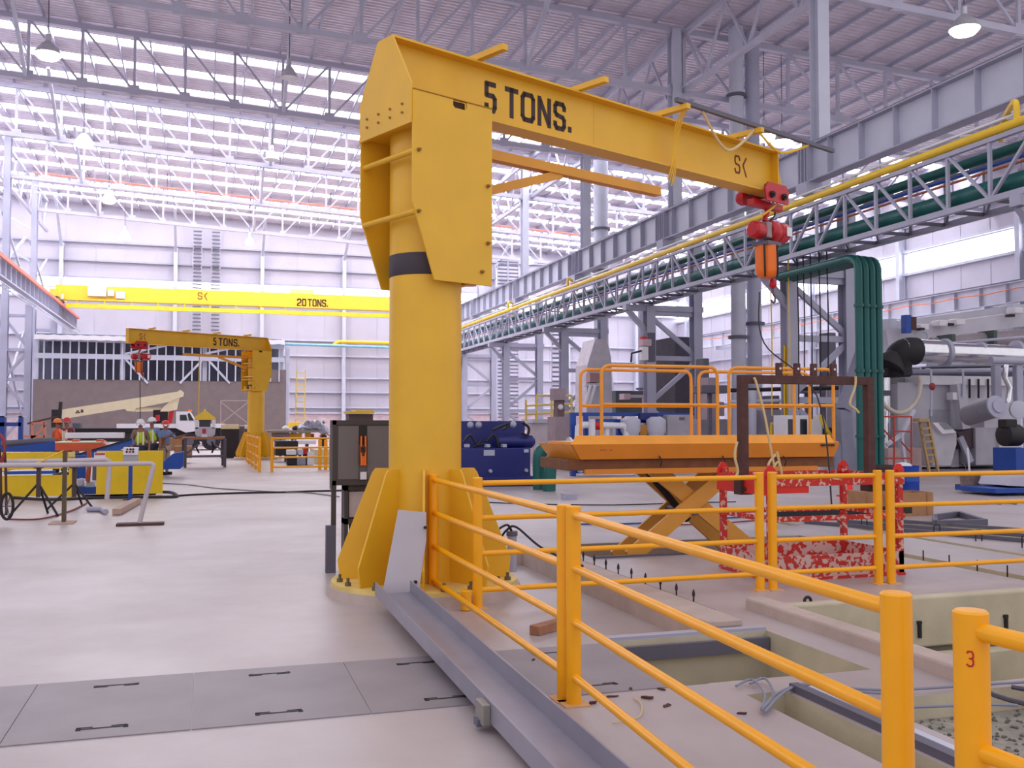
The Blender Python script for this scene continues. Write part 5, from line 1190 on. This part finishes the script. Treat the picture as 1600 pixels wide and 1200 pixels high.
# inclined grey chute leg and boxes near the green drops
t = thing('inclined_leg', 'grey inclined steel leg left of the green drop pipes', 'steel leg', gy(1320, 735, 26))
q = MB(); q.bar(gy(1352, 540, 25.6), gy(1318, 640, 25.6), .4, .3); q.bar(gy(1318, 640, 25.6), gy(1322, 742, 25.6), .42, .3); q.build('leg', mat('leg_grey', (140, 142, 162), .5), t)
q = MB(); q.bar(gy(1306, 740, 25.6), gy(1306, 692, 25.6), .25, .25); q.bar(gy(1339, 742, 25.6), gy(1326, 692, 25.6), .2, .2); q.build('foot', MATS['leg_grey'], t)
one('dark_motor', 'dark motor block beside the inclined grey leg', 'motor', DARK, 1300, 1318, 668, 700, 26.5, .5, .03)
# ================================================================== RIGHT: DIE CASTING MACHINE
YD = 26.5
t = thing('casting_machine', 'large pale grey casting machine housing at the right with a shiny duct', 'machine', gy(1500, 730, YD))
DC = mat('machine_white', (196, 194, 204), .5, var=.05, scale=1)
ibox('main_housing', DC, t, 1404, 1595, 600, 731, YD+1.0, 4.0, .03)
ibox('top_ledge', WHITE, t, 1436, 1590, 589, 601, YD+.8, 4.2, .02)
ibox('left_panel', mat('machine_darker_grey', (150, 146, 150), .5), t, 1376, 1433, 590, 690, YD+1.5, 3.0, .02)  # left panel in a darker grey than the main housing
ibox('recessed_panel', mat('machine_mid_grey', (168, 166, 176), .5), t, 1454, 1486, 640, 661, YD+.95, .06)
ibox('side_column', DC, t, 1487, 1496, 600, 730, YD+.9, .3)
for px in (1515, 1529, 1544): itube('vertical_slot', BLACK, t, [(px, 592), (px, 622)], YD+.75, .035)
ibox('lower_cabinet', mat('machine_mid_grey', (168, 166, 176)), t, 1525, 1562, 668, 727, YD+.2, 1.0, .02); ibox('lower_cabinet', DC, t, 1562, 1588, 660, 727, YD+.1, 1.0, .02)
iprism('dark_funnel', mat('funnel_dark', (66, 46, 54), .6), t, [(1496, 676), (1523, 668), (1522, 700), (1512, 702)], YD+.3, .8)
q = MB(); q.bar(gy(1500, 683, YD), gy(1517, 722, YD), .1, .2); q.build('support_strut', STEEL, t)
q = MB(); q.bar(gy(1497, 600, YD+.5), gy(1506, 670, YD+.5), .35, .3); q.build('angled_column', DC, t)
ibox('valve_box', WHITE, t, 1489, 1499, 613, 625, YD+.4, .3, .02)
random.seed(11)
for i in range(16):
    px = 1432+i*10.5; h_ = random.choice((5, 8, 11, 14)); ibox('valve_block', random.choice((DARK, STEELD, STEEL, GREYBOX)), t, px, px+random.choice((3, 5, 7)), 589-h_, 589, YD+2.6+.1*(i % 3), .4)
t2 = thing('operator_console', 'pale grey sloped operator console in front of the casting machine', 'console', gy(1475, 730, YD-.5))
iprism('console_body', mat('console_grey', (190, 188, 196), .5), t2, [(1456, 660), (1458, 728), (1486, 728), (1495, 694), (1495, 678), (1478, 662)], YD-.6, .9, .02)
iprism('sloped_panel', WHITE, t2, [(1457, 660), (1478, 661), (1495, 676), (1473, 678)], YD-.75, .15); iprism('keypad', mat('keypad_grey', (140, 140, 150), .4), t2, [(1468, 661), (1480, 661), (1489, 670), (1477, 671)], YD-.78, .05)
# cylinder vessel
t3 = thing('horizontal_vessel', 'grey horizontal cylinder vessel with round end flange at the right edge', 'vessel', gy(1540, 665, YD-1))
q = MB(); a_, b_ = gy(1512, 650, YD-.8), gy(1556, 636, YD-2.0); q.tube([a_, b_], .32, 22); q.build('vessel_body', mat('vessel_mid_grey', (140, 138, 146), .5), t3, smooth=True)
q = MB(); d_ = (b_-a_).normalized(); q.lathe(b_, [(.36, 0), (.36, .06), (.2, .07), (.2, .12)], 22, axis=d_); q.build('end_flange', STEEL, t3, smooth=True)
q = MB(); q.lathe(gy(1590, 640, YD-2), [(.28, 0), (.28, .1), (.15, .12)], 20, axis=(-.3,-1,0)); q.build('round_flange', STEELL, t3, smooth=True)
for px in (1556, 1590): 
    ibox('riser_pipe', STEEL, t3, px, px+9, 570, 640, YD-1.5, .2, .03)
itube('top_header', STEEL, t3, [(1548, 563), (1565, 563), (1600, 564)], YD-1.5, .12, 12)
itube('chrome_fitting', CHROME, t3, [(1572, 570), (1570, 590), (1578, 605), (1575, 630)], YD-1.8, .09, 10)
ibox('support', DC, t3, 1538, 1560, 650, 668, YD-.9, .6)
t4 = thing('black_motor', 'large black motor on a blue drum stand at the right edge', 'motor', gy(1590, 740, 21))
q = MB(); q.lathe(gy(1566, 680, 21.4), [(.2, 0), (.30, .05), (.30, .5), (.24, .6)], 20, axis=(1, 0, 0)); q.build('motor_body', BLACK, t4, smooth=True); ibox('terminal_box', BLACK, t4, 1572, 1590, 655, 668, 21.2, .3, .03); ibox('blue_stand', BLUE, t4, 1588, 1620, 700, 744, 21, .8)
# shiny insulated duct with black elbow hood
YV = 27.0
t5 = thing('insulated_duct', 'shiny metal clad duct running right from a black elbow hood', 'duct', gy(1500, 570, YV))
q = MB(); q.tube([gy(1410, 548, YV), gy(1480, 551, YV-.1)], .40, 26); q.build('shiny_section', CHROME, t5, smooth=True)
q = MB(); q.tube([gy(1480, 551, YV-.1), gy(1600, 556, YV-1.2), gy(1660, 558, YV-1.6)], .33, 26); q.build('shiny_section', CHROME, t5, smooth=True)
for px, r_ in ((1476, .47), (1532, .35), (1588, .40)):
    q = MB(); q.lathe(gy(px, 551, YV-.1-(px-1476)*.008), [(r_-.05, -.08), (r_, -.06), (r_, .06), (r_-.05, .08)], 26, axis=(1, -.1, 0)); q.build('joint_band', STEEL, t5, smooth=True)
q = MB(); q.tube(smoothpath([gy(1403, 588, YV+.2), gy(1402, 572, YV+.2), gy(1406, 556, YV+.1), gy(1418, 549, YV), gy(1430, 549, YV)], 4), .46, 22); q.build('elbow_hood', DARK, t5, smooth=True)
q = MB(); q.lathe(gy(1388, 572, YV), [(.55, -.05), (.5, .1), (.2, .5)], 22, axis=(.5, 0, .8)); q.build('hood_flare', DARK, t5, smooth=True)
ibox('hood_neck', DARK, t5, 1388, 1424, 572, 588, YV, 1.0, .03)
q = MB(); q.tube([gy(1430, 541, YV+1), gy(1700, 518, YV+1)], .05, 8); q.build('thin_pipe', STEEL, t5)
t6 = thing('upper_duct', 'long pale grey rising duct above the shiny duct at right', 'duct', gy(1540, 530, 30))
q = MB(); q.tube([gy(1455, 540, 30.5), gy(1530, 532, 30.2), gy(1640, 524, 30)], .3, 20); q.build('duct_body', mat('duct_brownish', (150, 140, 146), .5), t6, smooth=True)
for px, y_ in ((1488, 540), (1553, 534)): ibox('band_support', mat('support_green', (70, 84, 76), .6), t6, px, px+5, y_-18, y_+4, 29.6, .8)
# stacked pale beams behind (upper right middle)
t7 = thing('transfer_beam', 'long pale grey box beam with white roller brackets behind the ducts at right', 'beam', gy(1500, 510, 34))
for dz, d_ in ((0, 0), (18, .8)):
    q = MB(); a_, b_ = gy(1380, 528-dz, 34+d_), gy(1640, 493-dz*1.0, 34+d_); q.bar(a_, b_, .5, .62 if not dz else .3); q.build('box_beam', DC, t7)
for px, py in ((1438, 506), (1468, 500), (1495, 498), (1586, 480)):
    ibox('white_bracket', WHITE, t7, px, px+14, py, py+9, 33.3, .5, .04)
for px, py in ((1438, 512), (1484, 505), (1579, 491)): ibox('black_stop', BLACK, t7, px, px+7, py, py+3.5, 33.2, .3)
for px in (1392, 1585): ibox('support_post', STEELL, t7, px, px+9, 498 if px < 1500 else 474, 560, 34.2, .5)
ibox('blue_actuator', BLUE, t7, 1416, 1424, 492, 520, 33, .3); ibox('rusty_bracket', BROWN, t7, 1424, 1432, 495, 515, 33, .2)
q = MB(); q.tube([gy(1441+8*math.cos(a_), 526+8*math.sin(a_), 32.5) for a_ in [i*math.pi/8 for i in range(17)]], .03, 6); q.build('hand_wheel', STEEL, t7)
# dark piping row over the housing
for i, (y_, r_, m_) in enumerate(((577, .07, STEEL), (583, .1, STEELD), (573, .05, DARK), (568, .06, STEEL))):
    q = MB(); q.tube([gy(1425+i*8, y_+3, YD+1.2+i*.3), gy(1598, y_, YD+1.2+i*.3)], r_, 8); tag(q.build('process_pipe', m_, smooth=True), ['grey pipe lowest over the casting machine', 'dark thick pipe over the casting machine', 'black thin pipe over the casting machine', 'upper grey pipe over the casting machine'][i], 'pipe', 'pipes over the casting machine')
q = MB(); q.tube(smoothpath([gy(1374, 622, YV-.8), gy(1385, 636, YV-.9), gy(1402, 645, YV-.9), gy(1420, 640, YV-.9), gy(1434, 622, YV-.8), gy(1438, 600, YV-.8), gy(1436, 588, YV-.8)], 6), .075, 10)
tag(q.build('looped_hose', mat('hose_white', (200, 190, 176), .5), smooth=True), 'large pale hose hanging in a loop from the casting machine', 'hose')
for i, px in enumerate((1455, 1505)):
    q = MB(); q.tube(smoothpath([gy(px, 650-30*i, YD+.3), gy(px, 590, YD+.3), gy(px-2, 578, YD+.3), gy(px-9, 577, YD+.4)], 5), .04, 7)
    tag(q.build('bent_tube', STEELL, smooth=True), 'thin pale bent tube on the %s of the casting machine front' % ['left', 'middle'][i], 'tube')
q = MB(); q.lathe(gy(1455, 604, YD+.1), [(.1, 0), (.13, .05), (.05, .1)], 12, axis=(0,-1,0)); tag(q.build('red_valve', mat('hose_red', (150, 50, 60))), 'small red valve wheel on the casting machine front', 'valve')
t = thing('pipe_column', 'thick shiny vertical pipe just right of the green drop pipes', 'pipe', gy(1383, 730, YV))
q = MB(); q.tube([gy(1382, 590, YV+.5), gy(1382, 735, YV+.5)], .2, 16); q.build('pipe_body', CHROME, t, smooth=True)
ibox('collar', STEELD, t, 1374, 1392, 610, 618, YV+.2, .6)
t = thing('tube_rack', 'thin red tubular frame in front of the casting machine', 'frame', gy(1405, 725, 24))
for p0, p1 in (((1397, 650), (1397, 745)), ((1424, 650), (1424, 745)), ((1376, 651), (1424, 651)), ((1397, 674), (1424, 674)), ((1378, 716), (1424, 716)), ((1378, 668), (1397, 690)), ((1408, 690), (1424, 708))):
    itube('frame_tube', mat('frame_red', (190, 60, 48), .5), t, [p0, p1], 24.2, .025)
t = thing('wooden_ladder', 'tan wooden step ladder leaning by the casting machine', 'ladder', gy(1455, 728, 25))
for p0, p1 in (((1437, 660), (1452, 738)), ((1450, 657), (1466, 738))):
    q = MB(); q.bar(gy(*p0, 25.2), gy(*p1, 25.0), .06, .08); q.build('side_rail', mat('ladder_tan', (184, 150, 100), .7), t)
for i in range(7):
    f_ = i/6.4; q = MB(); q.bar(gy(1437+14*f_, 660+65*f_, 25.1), gy(1450+14*f_, 658+67*f_, 25.1), .1, .06); q.build('step', MATS['ladder_tan'], t)
ibox('top_step', MATS['ladder_tan'], t, 1437, 1453, 654, 659, 25.0, .3)
one('base_block', 'pale brick coloured block on the floor behind the red frame', 'block', mat('brick_pale', (186, 160, 160), .8), 1388, 1440, 700, 740, 25.6, .5)
q = MB()
for p0, p1 in (((1385, 695), (1408, 680)), ((1408, 680), (1428, 640)), ((1408, 680), (1416, 745))): q.bar(gy(*p0, 24.8), gy(*p1, 24.8), .08, .12)
tag(q.build('metal_bracket', STEELL), 'shiny forked metal bracket leaning behind the red frame', 'bracket')
# floor items on the right
YQ = 17.8
t = thing('steel_drum', 'blue open drum with white rag standing beside a black bin', 'drum', gy(1430, 766, YQ))
q = MB(); a_ = gy(1411, 766, YQ); b_ = gy(1447, 728, YQ); r_ = (b_.x-a_.x)/2*.95; cx = (a_.x+b_.x)/2
q.lathe((cx, YQ+r_, 0), [(r_, 0), (r_, .02), (r_*.97, .03), (r_*.97, .28), (r_, .3), (r_*.97, .32), (r_*.97, b_.z-.02), (r_, b_.z), (r_*.92, b_.z), (r_*.92, b_.z-.2)], 28); q.build('drum_body', mat('drum_blue', (10, 66, 170), .4), t, smooth=True)
q = MB(); q.lathe((cx-.05, YQ+r_, b_.z-.02), [(.2, 0), (.16, .06), (.05, .09)], 9); q.build('white_rag', WHITE, t)
t = thing('black_bin', 'black waste bin beside the blue drum, partly behind the railing', 'bin', gy(1395, 766, YQ))
a_ = gy(1388, 766, YQ-.3); b_ = gy(1410, 728, YQ-.3)
q = MB(); q.lathe(((a_.x+b_.x)/2, YQ+.1, 0), [(.24, 0), (.29, b_.z-.05), (.31, b_.z-.05), (.31, b_.z), (.27, b_.z), (.25, .1)], 22); q.build('bin_body', mat('bin_brown', (64, 48, 44), .6), t, smooth=True)
t = thing('cardboard_box', 'large open cardboard box lying on the floor behind the yellow railing', 'box', gy(1430, 800, 14.3))
Yc = 13.9; a_ = gy(1388, 812, Yc); b_ = gy(1458, 769, Yc)
q = MB(); q.box(a_.x, b_.x, Yc, Yc+.02, .0, b_.z); q.box(a_.x, b_.x, Yc+.5, Yc+.52, 0, b_.z); q.box(a_.x, a_.x+.02, Yc+.02, Yc+.5, 0, b_.z); q.box(b_.x-.02, b_.x, Yc+.02, Yc+.5, 0, b_.z); q.box(a_.x+.02, b_.x-.02, Yc+.02, Yc+.5, 0, .02); q.build('carton', CARDB, t)
q = MB(); q.box(a_.x+.30, a_.x+.48, Yc-.004, Yc, .05, b_.z-.18); q.build('dark_handhole', mat('dark_stain', (56, 54, 44), .9), t)
q = MB(); q.box(b_.x-.14, b_.x-.12, Yc-.006, Yc, 0, b_.z); q.box(a_.x+.12, a_.x+.13, Yc-.006, Yc, 0, b_.z); q.build('batten', TIMBER, t)
one('cardboard_box', 'smaller brown box left of the yellow double post, behind the red cage', 'box', CARDB, 1352, 1374, 768, 796, 14.8, .5, .005)
t = thing('floor_bucket', 'worn brown grey bucket with a white stick standing on the floor', 'bucket', gy(1521, 768, 18.2))
c_ = gz(1521, 768); q = MB(); q.lathe((c_.x, c_.y+.1, 0), [(.19, 0), (.225, .40), (.24, .42), (.21, .42), (.18, .05)], 24); q.build('bucket_body', mat('bucket_brown', (142, 122, 116), .8, var=.12, scale=10), t, smooth=True)
q = MB(); q.tube([(c_.x+.02, c_.y+.1, .06), (c_.x-.05, c_.y+.1, 1.0)], .022, 8); q.build('white_stick', WHITE, t, smooth=True)
q = MB(); q.tube(smoothpath([(c_.x-.2, c_.y+.1, .4), (c_.x-.25, c_.y-.05, .55), (c_.x-.2, c_.y+.1, .66)], 5), .006, 5); q.build('wire_handle', STEELD, t)
q = MB(); q.bar(gz(1494, 760, .05), gz(1567, 760, .05), .12, .1); tag(q.build('steel_bar', DARK), 'short dark beam lying on the floor behind the bucket', 'steel bar')
t = thing('floor_trolley', 'blue low trolley with pale load at the right edge', 'trolley', gz(1580, 772))
Yt = 17.0
ibox('blue_base', BLUE, t, 1556, 1640, 762, 771, Yt, 1.2); iprism('pale_load', DC, t, [(1582, 746), (1577, 759), (1640, 762), (1640, 742)], Yt+.2, .9)
t = thing('traffic_cone', 'red traffic cone standing behind the red cage', 'cone', gz(1325, 776))
c_ = gz(1325, 776); q = MB(); q.lathe((c_.x, c_.y, .03), [(.13, 0), (.03, .46), (.02, .48)], 20); q.build('cone_body', mat('cone_red', (250, 30, 30), .5, var=0), t, smooth=True)
q = MB(); q.box(c_.x-.17, c_.x+.17, c_.y-.17, c_.y+.17, 0, .03); q.build('cone_base', MATS['cone_red'], t)
t = thing('square_frame', 'dark square steel frame lying on the floor at right', 'frame', gz(1495, 812))
P_ = [gz(1460, 808, .05), gz(1499, 803, .05), gz(1540, 816, .05), gz(1462, 818, .05)]
for i in range(4): q = MB(); q.bar(P_[i], P_[(i+1) % 4], .07, .09); q.build('frame_bar', STEELD, t)
for i, (pts) in enumerate((((1525, 787), (1545, 786), (1564, 787)), ((1540, 782), (1560, 784), (1588, 787)))):
    q = MB(); q.tube(smoothpath([gz(x, y, .02) for x, y in pts], 4), .02, 6); tag(q.build('metal_rod', STEELD), ['left', 'right'][i]+' thin metal rod lying on the bare floor at far right', 'rod')
for px, Y, nm in ((1025, 20.5, 'left'), (1118, 20.8, 'right')):
    one('floor_block', 'dark grey block on the floor behind the %s scissor arm' % nm, 'block', STEELD, px+8, px+28, 772, 783, 20.2, .5)
q = MB(); q.bar(gy(1105, 786, 19.6), gy(1138, 785, 19.6), .12, .1); tag(q.build('steel_bar', BLACK), 'black bar lying on the floor behind the scissor arms', 'steel bar')
t = thing('floor_bracket', 'small grey square bracket on the floor behind the near railing post', 'bracket', gz(891, 787))
ibox('bracket_plate', STEEL, t, 881, 902, 772, 787, 19.0, .03); ibox('bracket_side', STEEL, t, 881, 884, 771, 787, 18.8, .2)
# hanging cables and service drops around the lifting frame
for i, (px, y0_, y1_, Y, m_) in enumerate(((1247, 470, 640, 24.5, BLACK), (1256, 455, 600, 24.7, BLACK), (1268, 480, 655, 25.0, DARK), (1281, 470, 620, 25.2, BLACK), (1293, 470, 590, 25.4, DARK), (1205, 480, 650, 26.0, YROPE), (1233, 470, 640, 24.2, YROPE))):
    Y = gx(px, 640, 17.25).y; b_ = gy(px+1, y1_, Y); a_ = Vector((b_.x, Y, 6.64))
    q = MB(); q.tube([a_, (a_+b_)/2+Vector((.03, 0, 0)), b_], .022, 6); tag(q.build('hanging_cable', m_), ['black cable hanging from the pipe bridge, leftmost of five dark ones', 'second dark cable hanging from the pipe bridge', 'third dark cable hanging from the pipe bridge', 'fourth dark cable hanging from the pipe bridge', 'rightmost dark cable hanging from the pipe bridge', 'thin yellow line hanging left of the dark cables', 'thin yellow line hanging among the dark cables'][i], 'cable', 'cables hanging from the pipe bridge')
for i, (a_, b_, c_, d_, Y, m_, lb) in enumerate((
    (1100, 1108, 560, 735, 33, STEELD, 'dark narrow post left of the exhaust stack pair'),
    (1124, 1150, 702, 735, 31.6, STEELL, 'pale cabinet below the exhaust stacks'),
    (1196, 1222, 640, 735, 30, mat('box_mid_grey', (150, 146, 160), .5), 'grey box seen between the brown posts'),
    (1205, 1218, 618, 640, 30.1, STEELD, 'dark small box on the grey box between the brown posts'),
    (1296, 1306, 520, 735, 33, STEELD, 'dark slim steel post left of the green drop pipes'),
    (1108, 1122, 590, 735, 32, mat('machine_mauve', (162, 144, 152)), 'mauve slim cabinet left of the stack pair'))):
    one('machine_cabinet', lb, 'cabinet', m_, a_, b_, c_, d_, Y, .6, .02)
t = thing('process_manifold', 'grey pipe manifold with thin yellow pipe behind the lift guard rail', 'pipe', gy(1210, 700, 28.5))
itube('yellow_loop', YPIPE, t, [(1205, 680), (1205, 662), (1226, 662)], 28.4, .05); itube('grey_pipe', STEELL, t, [(1176, 610), (1176, 700), (1190, 704)], 28.6, .14, 12); itube('grey_pipe', STEEL, t, [(1150, 615), (1150, 745)], 28.8, .16, 12); itube('cross_pipe', STEELL, t, [(1140, 628), (1300, 624)], 28.7, .06)
itube('cross_pipe', DARK, t, [(1140, 610), (1310, 606)], 29.0, .07); ibox('manifold_foot', STEEL, t, 1140, 1200, 735, 745, 28.5, .5)
# ================================================================== LAMPS
def lamp(px, py, on, label, H=15.2, r=.28):
    D_ = None; P = ray(px, py); s_ = (H-1.6)/P.z; p = Vector((0, 0, HC))+P*s_
    t = thing('high_bay_lamp', label, 'lamp', p, 'high bay lamps')
    q = MB(); q.lathe(p, [(r, 0), (r*.9, .12), (r*.5, .38), (r*.22, .5), (r*.22, .75), (.05, .8)], 20); q.build('reflector', mat('lamp_shell', (200, 200, 206), .4, metal=.4), t, smooth=True)
    if on:
        q = MB(); q.lathe(p+Vector((0,0,-.22)), [(.02, 0), (r*.7, .06), (r*.95, .2), (r*.9, .24)], 18); q.build('glowing_globe', LAMPM, t, smooth=True)
    q = MB(); q.tube([p+Vector((0,0,.8)), p+Vector((0,0,deckz(p.x)-H-.01))], .02, 6); q.build('drop_rod', STEELD, t)
lamp(75, 85, 1, 'brightest glowing lamp at the upper left', 15.6, .5); lamp(131, 224, 1, 'glowing lamp at left, second in its receding row', 15.6, .48); lamp(170, 313, 1, 'glowing lamp at left, third in its receding row', 15.6, .45); lamp(195, 370, 1, 'small glowing lamp before the back wall at left', 15.4, .42); lamp(390, 379, 1, 'small glowing lamp before the back wall near the centre', 15.4, .34)
lamp(1507, 46, 1, 'brightest glowing lamp at the upper right', 14.7, .5); lamp(1194, 214, 1, 'glowing lamp beyond the near boom tip', 14.6, .55); lamp(825, 409, 1, 'glowing lamp right of the near pillar above the runway girder', 14.4, .5); lamp(1222, 222, 1, 'second glowing lamp just right of the boom tip', 14.2, .5)
lamp(452, 122, 0, 'unlit grey lamp hanging left of the near crane head', 15.6, .36); lamp(425, 250, 0, 'unlit grey lamp hanging lower, left of the near crane head', 15.6, .4)
# sprinkler and service pipes below the far roof
for i, (Y, z, m_, lb) in enumerate(((76, 18.7, PINKB, 'thin red sprinkler pipe across the far hall'), (76.3, 18.35, WHITE, 'upper white service pipe across the far hall'), (76.6, 17.9, WHITE, 'middle white service pipe across the far hall'), (76.9, 17.5, WHITE, 'lower white service pipe across the far hall'))):
    t = thing('service_pipe', lb, 'pipe', (-12, Y, z)); q = MB(); q.tube([(-12, Y, z+.6), (30, Y, z-1.5)], .07, 6); q.build('pipe_run', m_, t, smooth=True)
    for k in range(7):
        x = -9+k*6; zz = z-.05*x; q = MB(); q.bar((x, Y, zz), (x, Y, deckz(x)-.04), .03, .03); q.build('hanger_rod', STEELD, t)
# ================================================================== PEOPLE
def skin_mesh(name, verts, edges, radii, m, parent, sub=1, root=0):
    me = bpy.data.meshes.new(name); me.from_pydata([tuple(v) for v in verts], edges, []); o = bpy.data.objects.new(name, me); C.objects.link(o)
    md = o.modifiers.new('skin', 'SKIN'); 
    for i, r_ in enumerate(radii): me.skin_vertices[0].data[i].radius = (r_, r_) if not isinstance(r_, tuple) else r_
    me.skin_vertices[0].data[root].use_root = True
    md.use_smooth_shade = True
    sb = o.modifiers.new('sub', 'SUBSURF'); sb.levels = sub; sb.render_levels = sub
    dg = bpy.context.evaluated_depsgraph_get(); ev = o.evaluated_get(dg); nm = bpy.data.meshes.new_from_object(ev)
    bpy.data.objects.remove(o); nm.materials.clear(); nm.materials.append(m); nm.shade_smooth()
    o = bpy.data.objects.new(name, nm); C.objects.link(o); o.parent = parent; ORG[o.name] = Vector((0,0,0)); return o
def person(label, loc, face, helmet, vest, shirt, trousers, armL, armR, h=1.68):
    """armL / armR: elbow and wrist offsets from the shoulder; built facing -y, scaled and turned"""
    t = thing('person', label, 'person', (0,0,0))
    k = h/1.75; V = lambda x, y, z: Vector((x*k, y*k, z*k))
    sl, sr = V(.19, 0, 1.42), V(-.19, 0, 1.42)
    verts = [V(0,0,.98), V(0,0,1.15), V(0,0,1.34), V(0,.0,1.46), V(0,-.01,1.55), V(0,-.02,1.64),
             sl, sl+V(*armL[0]), sl+V(*armL[1]), sr, sr+V(*armR[0]), sr+V(*armR[1]),
             V(.10,0,.92), V(.11,-.01,.50), V(.11,.02,.09), V(.11,-.14,.05), V(-.10,0,.92), V(-.11,-.01,.50), V(-.11,.02,.09), V(-.11,-.14,.05)]
    edges = [(0,1),(1,2),(2,3),(3,4),(4,5),(2,6),(6,7),(7,8),(2,9),(9,10),(10,11),(0,12),(12,13),(13,14),(14,15),(0,16),(16,17),(17,18),(18,19)]
    rad = [.125,.13,.15,.06,.055,.10,.07,.05,.034,.07,.05,.034,.085,.06,.045,.04,.085,.06,.045,.04]
    for wi, ei in ((8, 7), (11, 10)):
        d = (verts[wi]-verts[ei]).normalized(); s_ = d.cross(Vector((0, 1, .2))).normalized(); palm = verts[wi]+d*.085*k
        pi = len(verts); verts.append(palm); edges.append((wi, pi)); rad.append(.030)
        for j in range(4):
            off = (j-1.5)*.019*k; L_ = (.07, .082, .078, .06)[j]*k
            a_ = len(verts); verts += [palm+s_*off+d*.03*k, palm+s_*off*1.1+d*(.03*k+L_*.6)+Vector((0,-.008,0)), palm+s_*off*1.1+d*(.03*k+L_)+Vector((0,-.024,0))]
            edges += [(pi, a_), (a_, a_+1), (a_+1, a_+2)]; rad += [.009, .0085, .007]
        a_ = len(verts); verts += [verts[wi]+d*.05*k-s_*.04*k, verts[wi]+d*.09*k-s_*.055*k]; edges += [(wi, a_), (a_, a_+1)]; rad += [.011, .009]
    body = skin_mesh('body', verts, edges, [r_*k for r_ in rad], SKIN, t)
    # head details
    q = MB(); hc = V(0,-.03,1.65); q.lathe(hc+V(0,-.085,-.02), [(.018*k, 0), (.012*k, .02), (.002, .035)], 8, axis=(0,-1,0)); q.build('nose', SKIN, t, smooth=True)
    for sx_ in (-1, 1):
        q = MB(); q.lathe(hc+V(sx_*.035,-.092,.01), [(.012*k, 0), (.008*k, .008)], 8, axis=(0,-1,0)); q.build('eye', BLACK, t)
        q = MB(); q.lathe(hc+V(sx_*.098,.02,-.01), [(.03*k, 0), (.02*k, .015)], 8, axis=(sx_,0,0)); q.build('ear', SKIN, t, smooth=True)
    q = MB(); q.bar(hc+V(-.025,-.095,-.06), hc+V(.025,-.095,-.06), .008, .01); q.build('mouth', mat('lips', (110, 60, 56), .5, var=0), t)
    q = MB(); q.lathe(V(0,0,1.68), [(.15*k, 0), (.15*k, .012), (.125*k, .014), (.12*k, .05), (.09*k, .10), (.04*k, .125), (0, .13)], 18); q.prism([V(-.09,-.12,1.682), V(.09,-.12,1.682), V(.05,-.19,1.675), V(-.05,-.19,1.675)], (0,0,.01)); q.build('hard_hat', helmet, t, smooth=True)
    tv = [V(0,0,.93), V(0,0,1.15), V(0,0,1.36), V(.17,0,1.43), V(-.17,0,1.43), sl+V(*armL[0])*1.0, sr+V(*armR[0])*1.0]
    skin_mesh('shirt', tv, [(0,1),(1,2),(2,3),(2,4),(3,5),(4,6)], [r_*k for r_ in (.145,.15,.165,.085,.085,.062,.062)], shirt, t)
    skin_mesh('trousers', [V(0,0,.97), V(.10,0,.90), V(.115,-.01,.50), V(.11,.02,.12), V(-.10,0,.90), V(-.115,-.01,.50), V(-.11,.02,.12)], [(0,1),(1,2),(2,3),(0,4),(4,5),(5,6)], [r_*k for r_ in (.14,.11,.082,.07,.11,.082,.07)], trousers, t)
    if vest:
        v_ = skin_mesh('safety_vest', [V(0,0,1.0), V(0,0,1.18), V(0,0,1.36), V(.1,0,1.42), V(-.1,0,1.42)], [(0,1),(1,2),(2,3),(2,4)], [r_*k for r_ in (.165,.17,.185,.1,.1)], vest, t)
        q = MB()
        for sx_ in (-1, 1): q.box(sx_*.075*k-.02, sx_*.075*k+.02, -.20*k, -.17*k, 1.02*k, 1.42*k)
        q.build('reflective_strip', mat('reflective', (226, 226, 200), .3, var=0), t)
    for sx_ in (-1, 1):
        q = MB(); q.box(sx_*.11*k-.05*k, sx_*.11*k+.05*k, -.19*k, .08*k, 0, .10*k); q.build('boot', BLACK, t, bevel=.02)
    t.location = loc; t.rotation_euler = (0, 0, face); return t
rel = ((.06, 0, -.28), (.07, -.08, -.52)); rel2 = ((-.06, 0, -.28), (-.07, -.08, -.52))
def at(px, Y): p = gy(px, 700, Y); return (p.x, Y, 0)
HR = mat('helmet_red', (214, 50, 50), .35, var=0); HO = mat('helmet_orange', (240, 130, 40), .35, var=0)
person('person in lime vest and white hard hat beside the blue conveyor, left of two', at(219, 30), .1, WHITE, HIVISY, mat('shirt_brown', (130, 104, 86), .8), DENIM, rel, rel2, 1.62)
person('person in lime vest over pale blue shirt, white hard hat, right of two', at(237, 31), -.2, WHITE, HIVISY, BSHIRT, DENIM, rel, rel2, 1.68)
person('person in blue shirt and red hard hat reaching out over a crate', at(258, 31.5), .9, HR, None, BSHIRT, KHAKI, ((.1, -.2, -.2), (.12, -.45, -.12)), ((-.1, -.15, -.22), (-.06, -.4, -.1)), 1.58)
person('person in orange vest and orange hard hat seen from the side at far left', at(89, 31), 1.4, HO, HIVISO, HIVISO, DENIM, ((.05, -.1, -.27), (.02, -.3, -.35)), ((-.05, -.1, -.27), (-.02, -.3, -.35)), 1.64)
person('person in red vest and red hard hat behind the white beam', at(104, 32), -.3, HR, mat('vest_red', (200, 40, 50), .7, var=0), mat('shirt_dark_red', (120, 50, 56), .8), DENIM, rel, rel2, 1.68)
person('person in dark clothing walking behind the far crossing railing', at(505, 46), 1.7, WHITE, None, mat('shirt_slate', (110, 116, 136), .8), DENIM, ((.05, -.12, -.26), (.04, -.3, -.4)), ((-.05, .1, -.27), (-.05, .2, -.5)), 1.7)
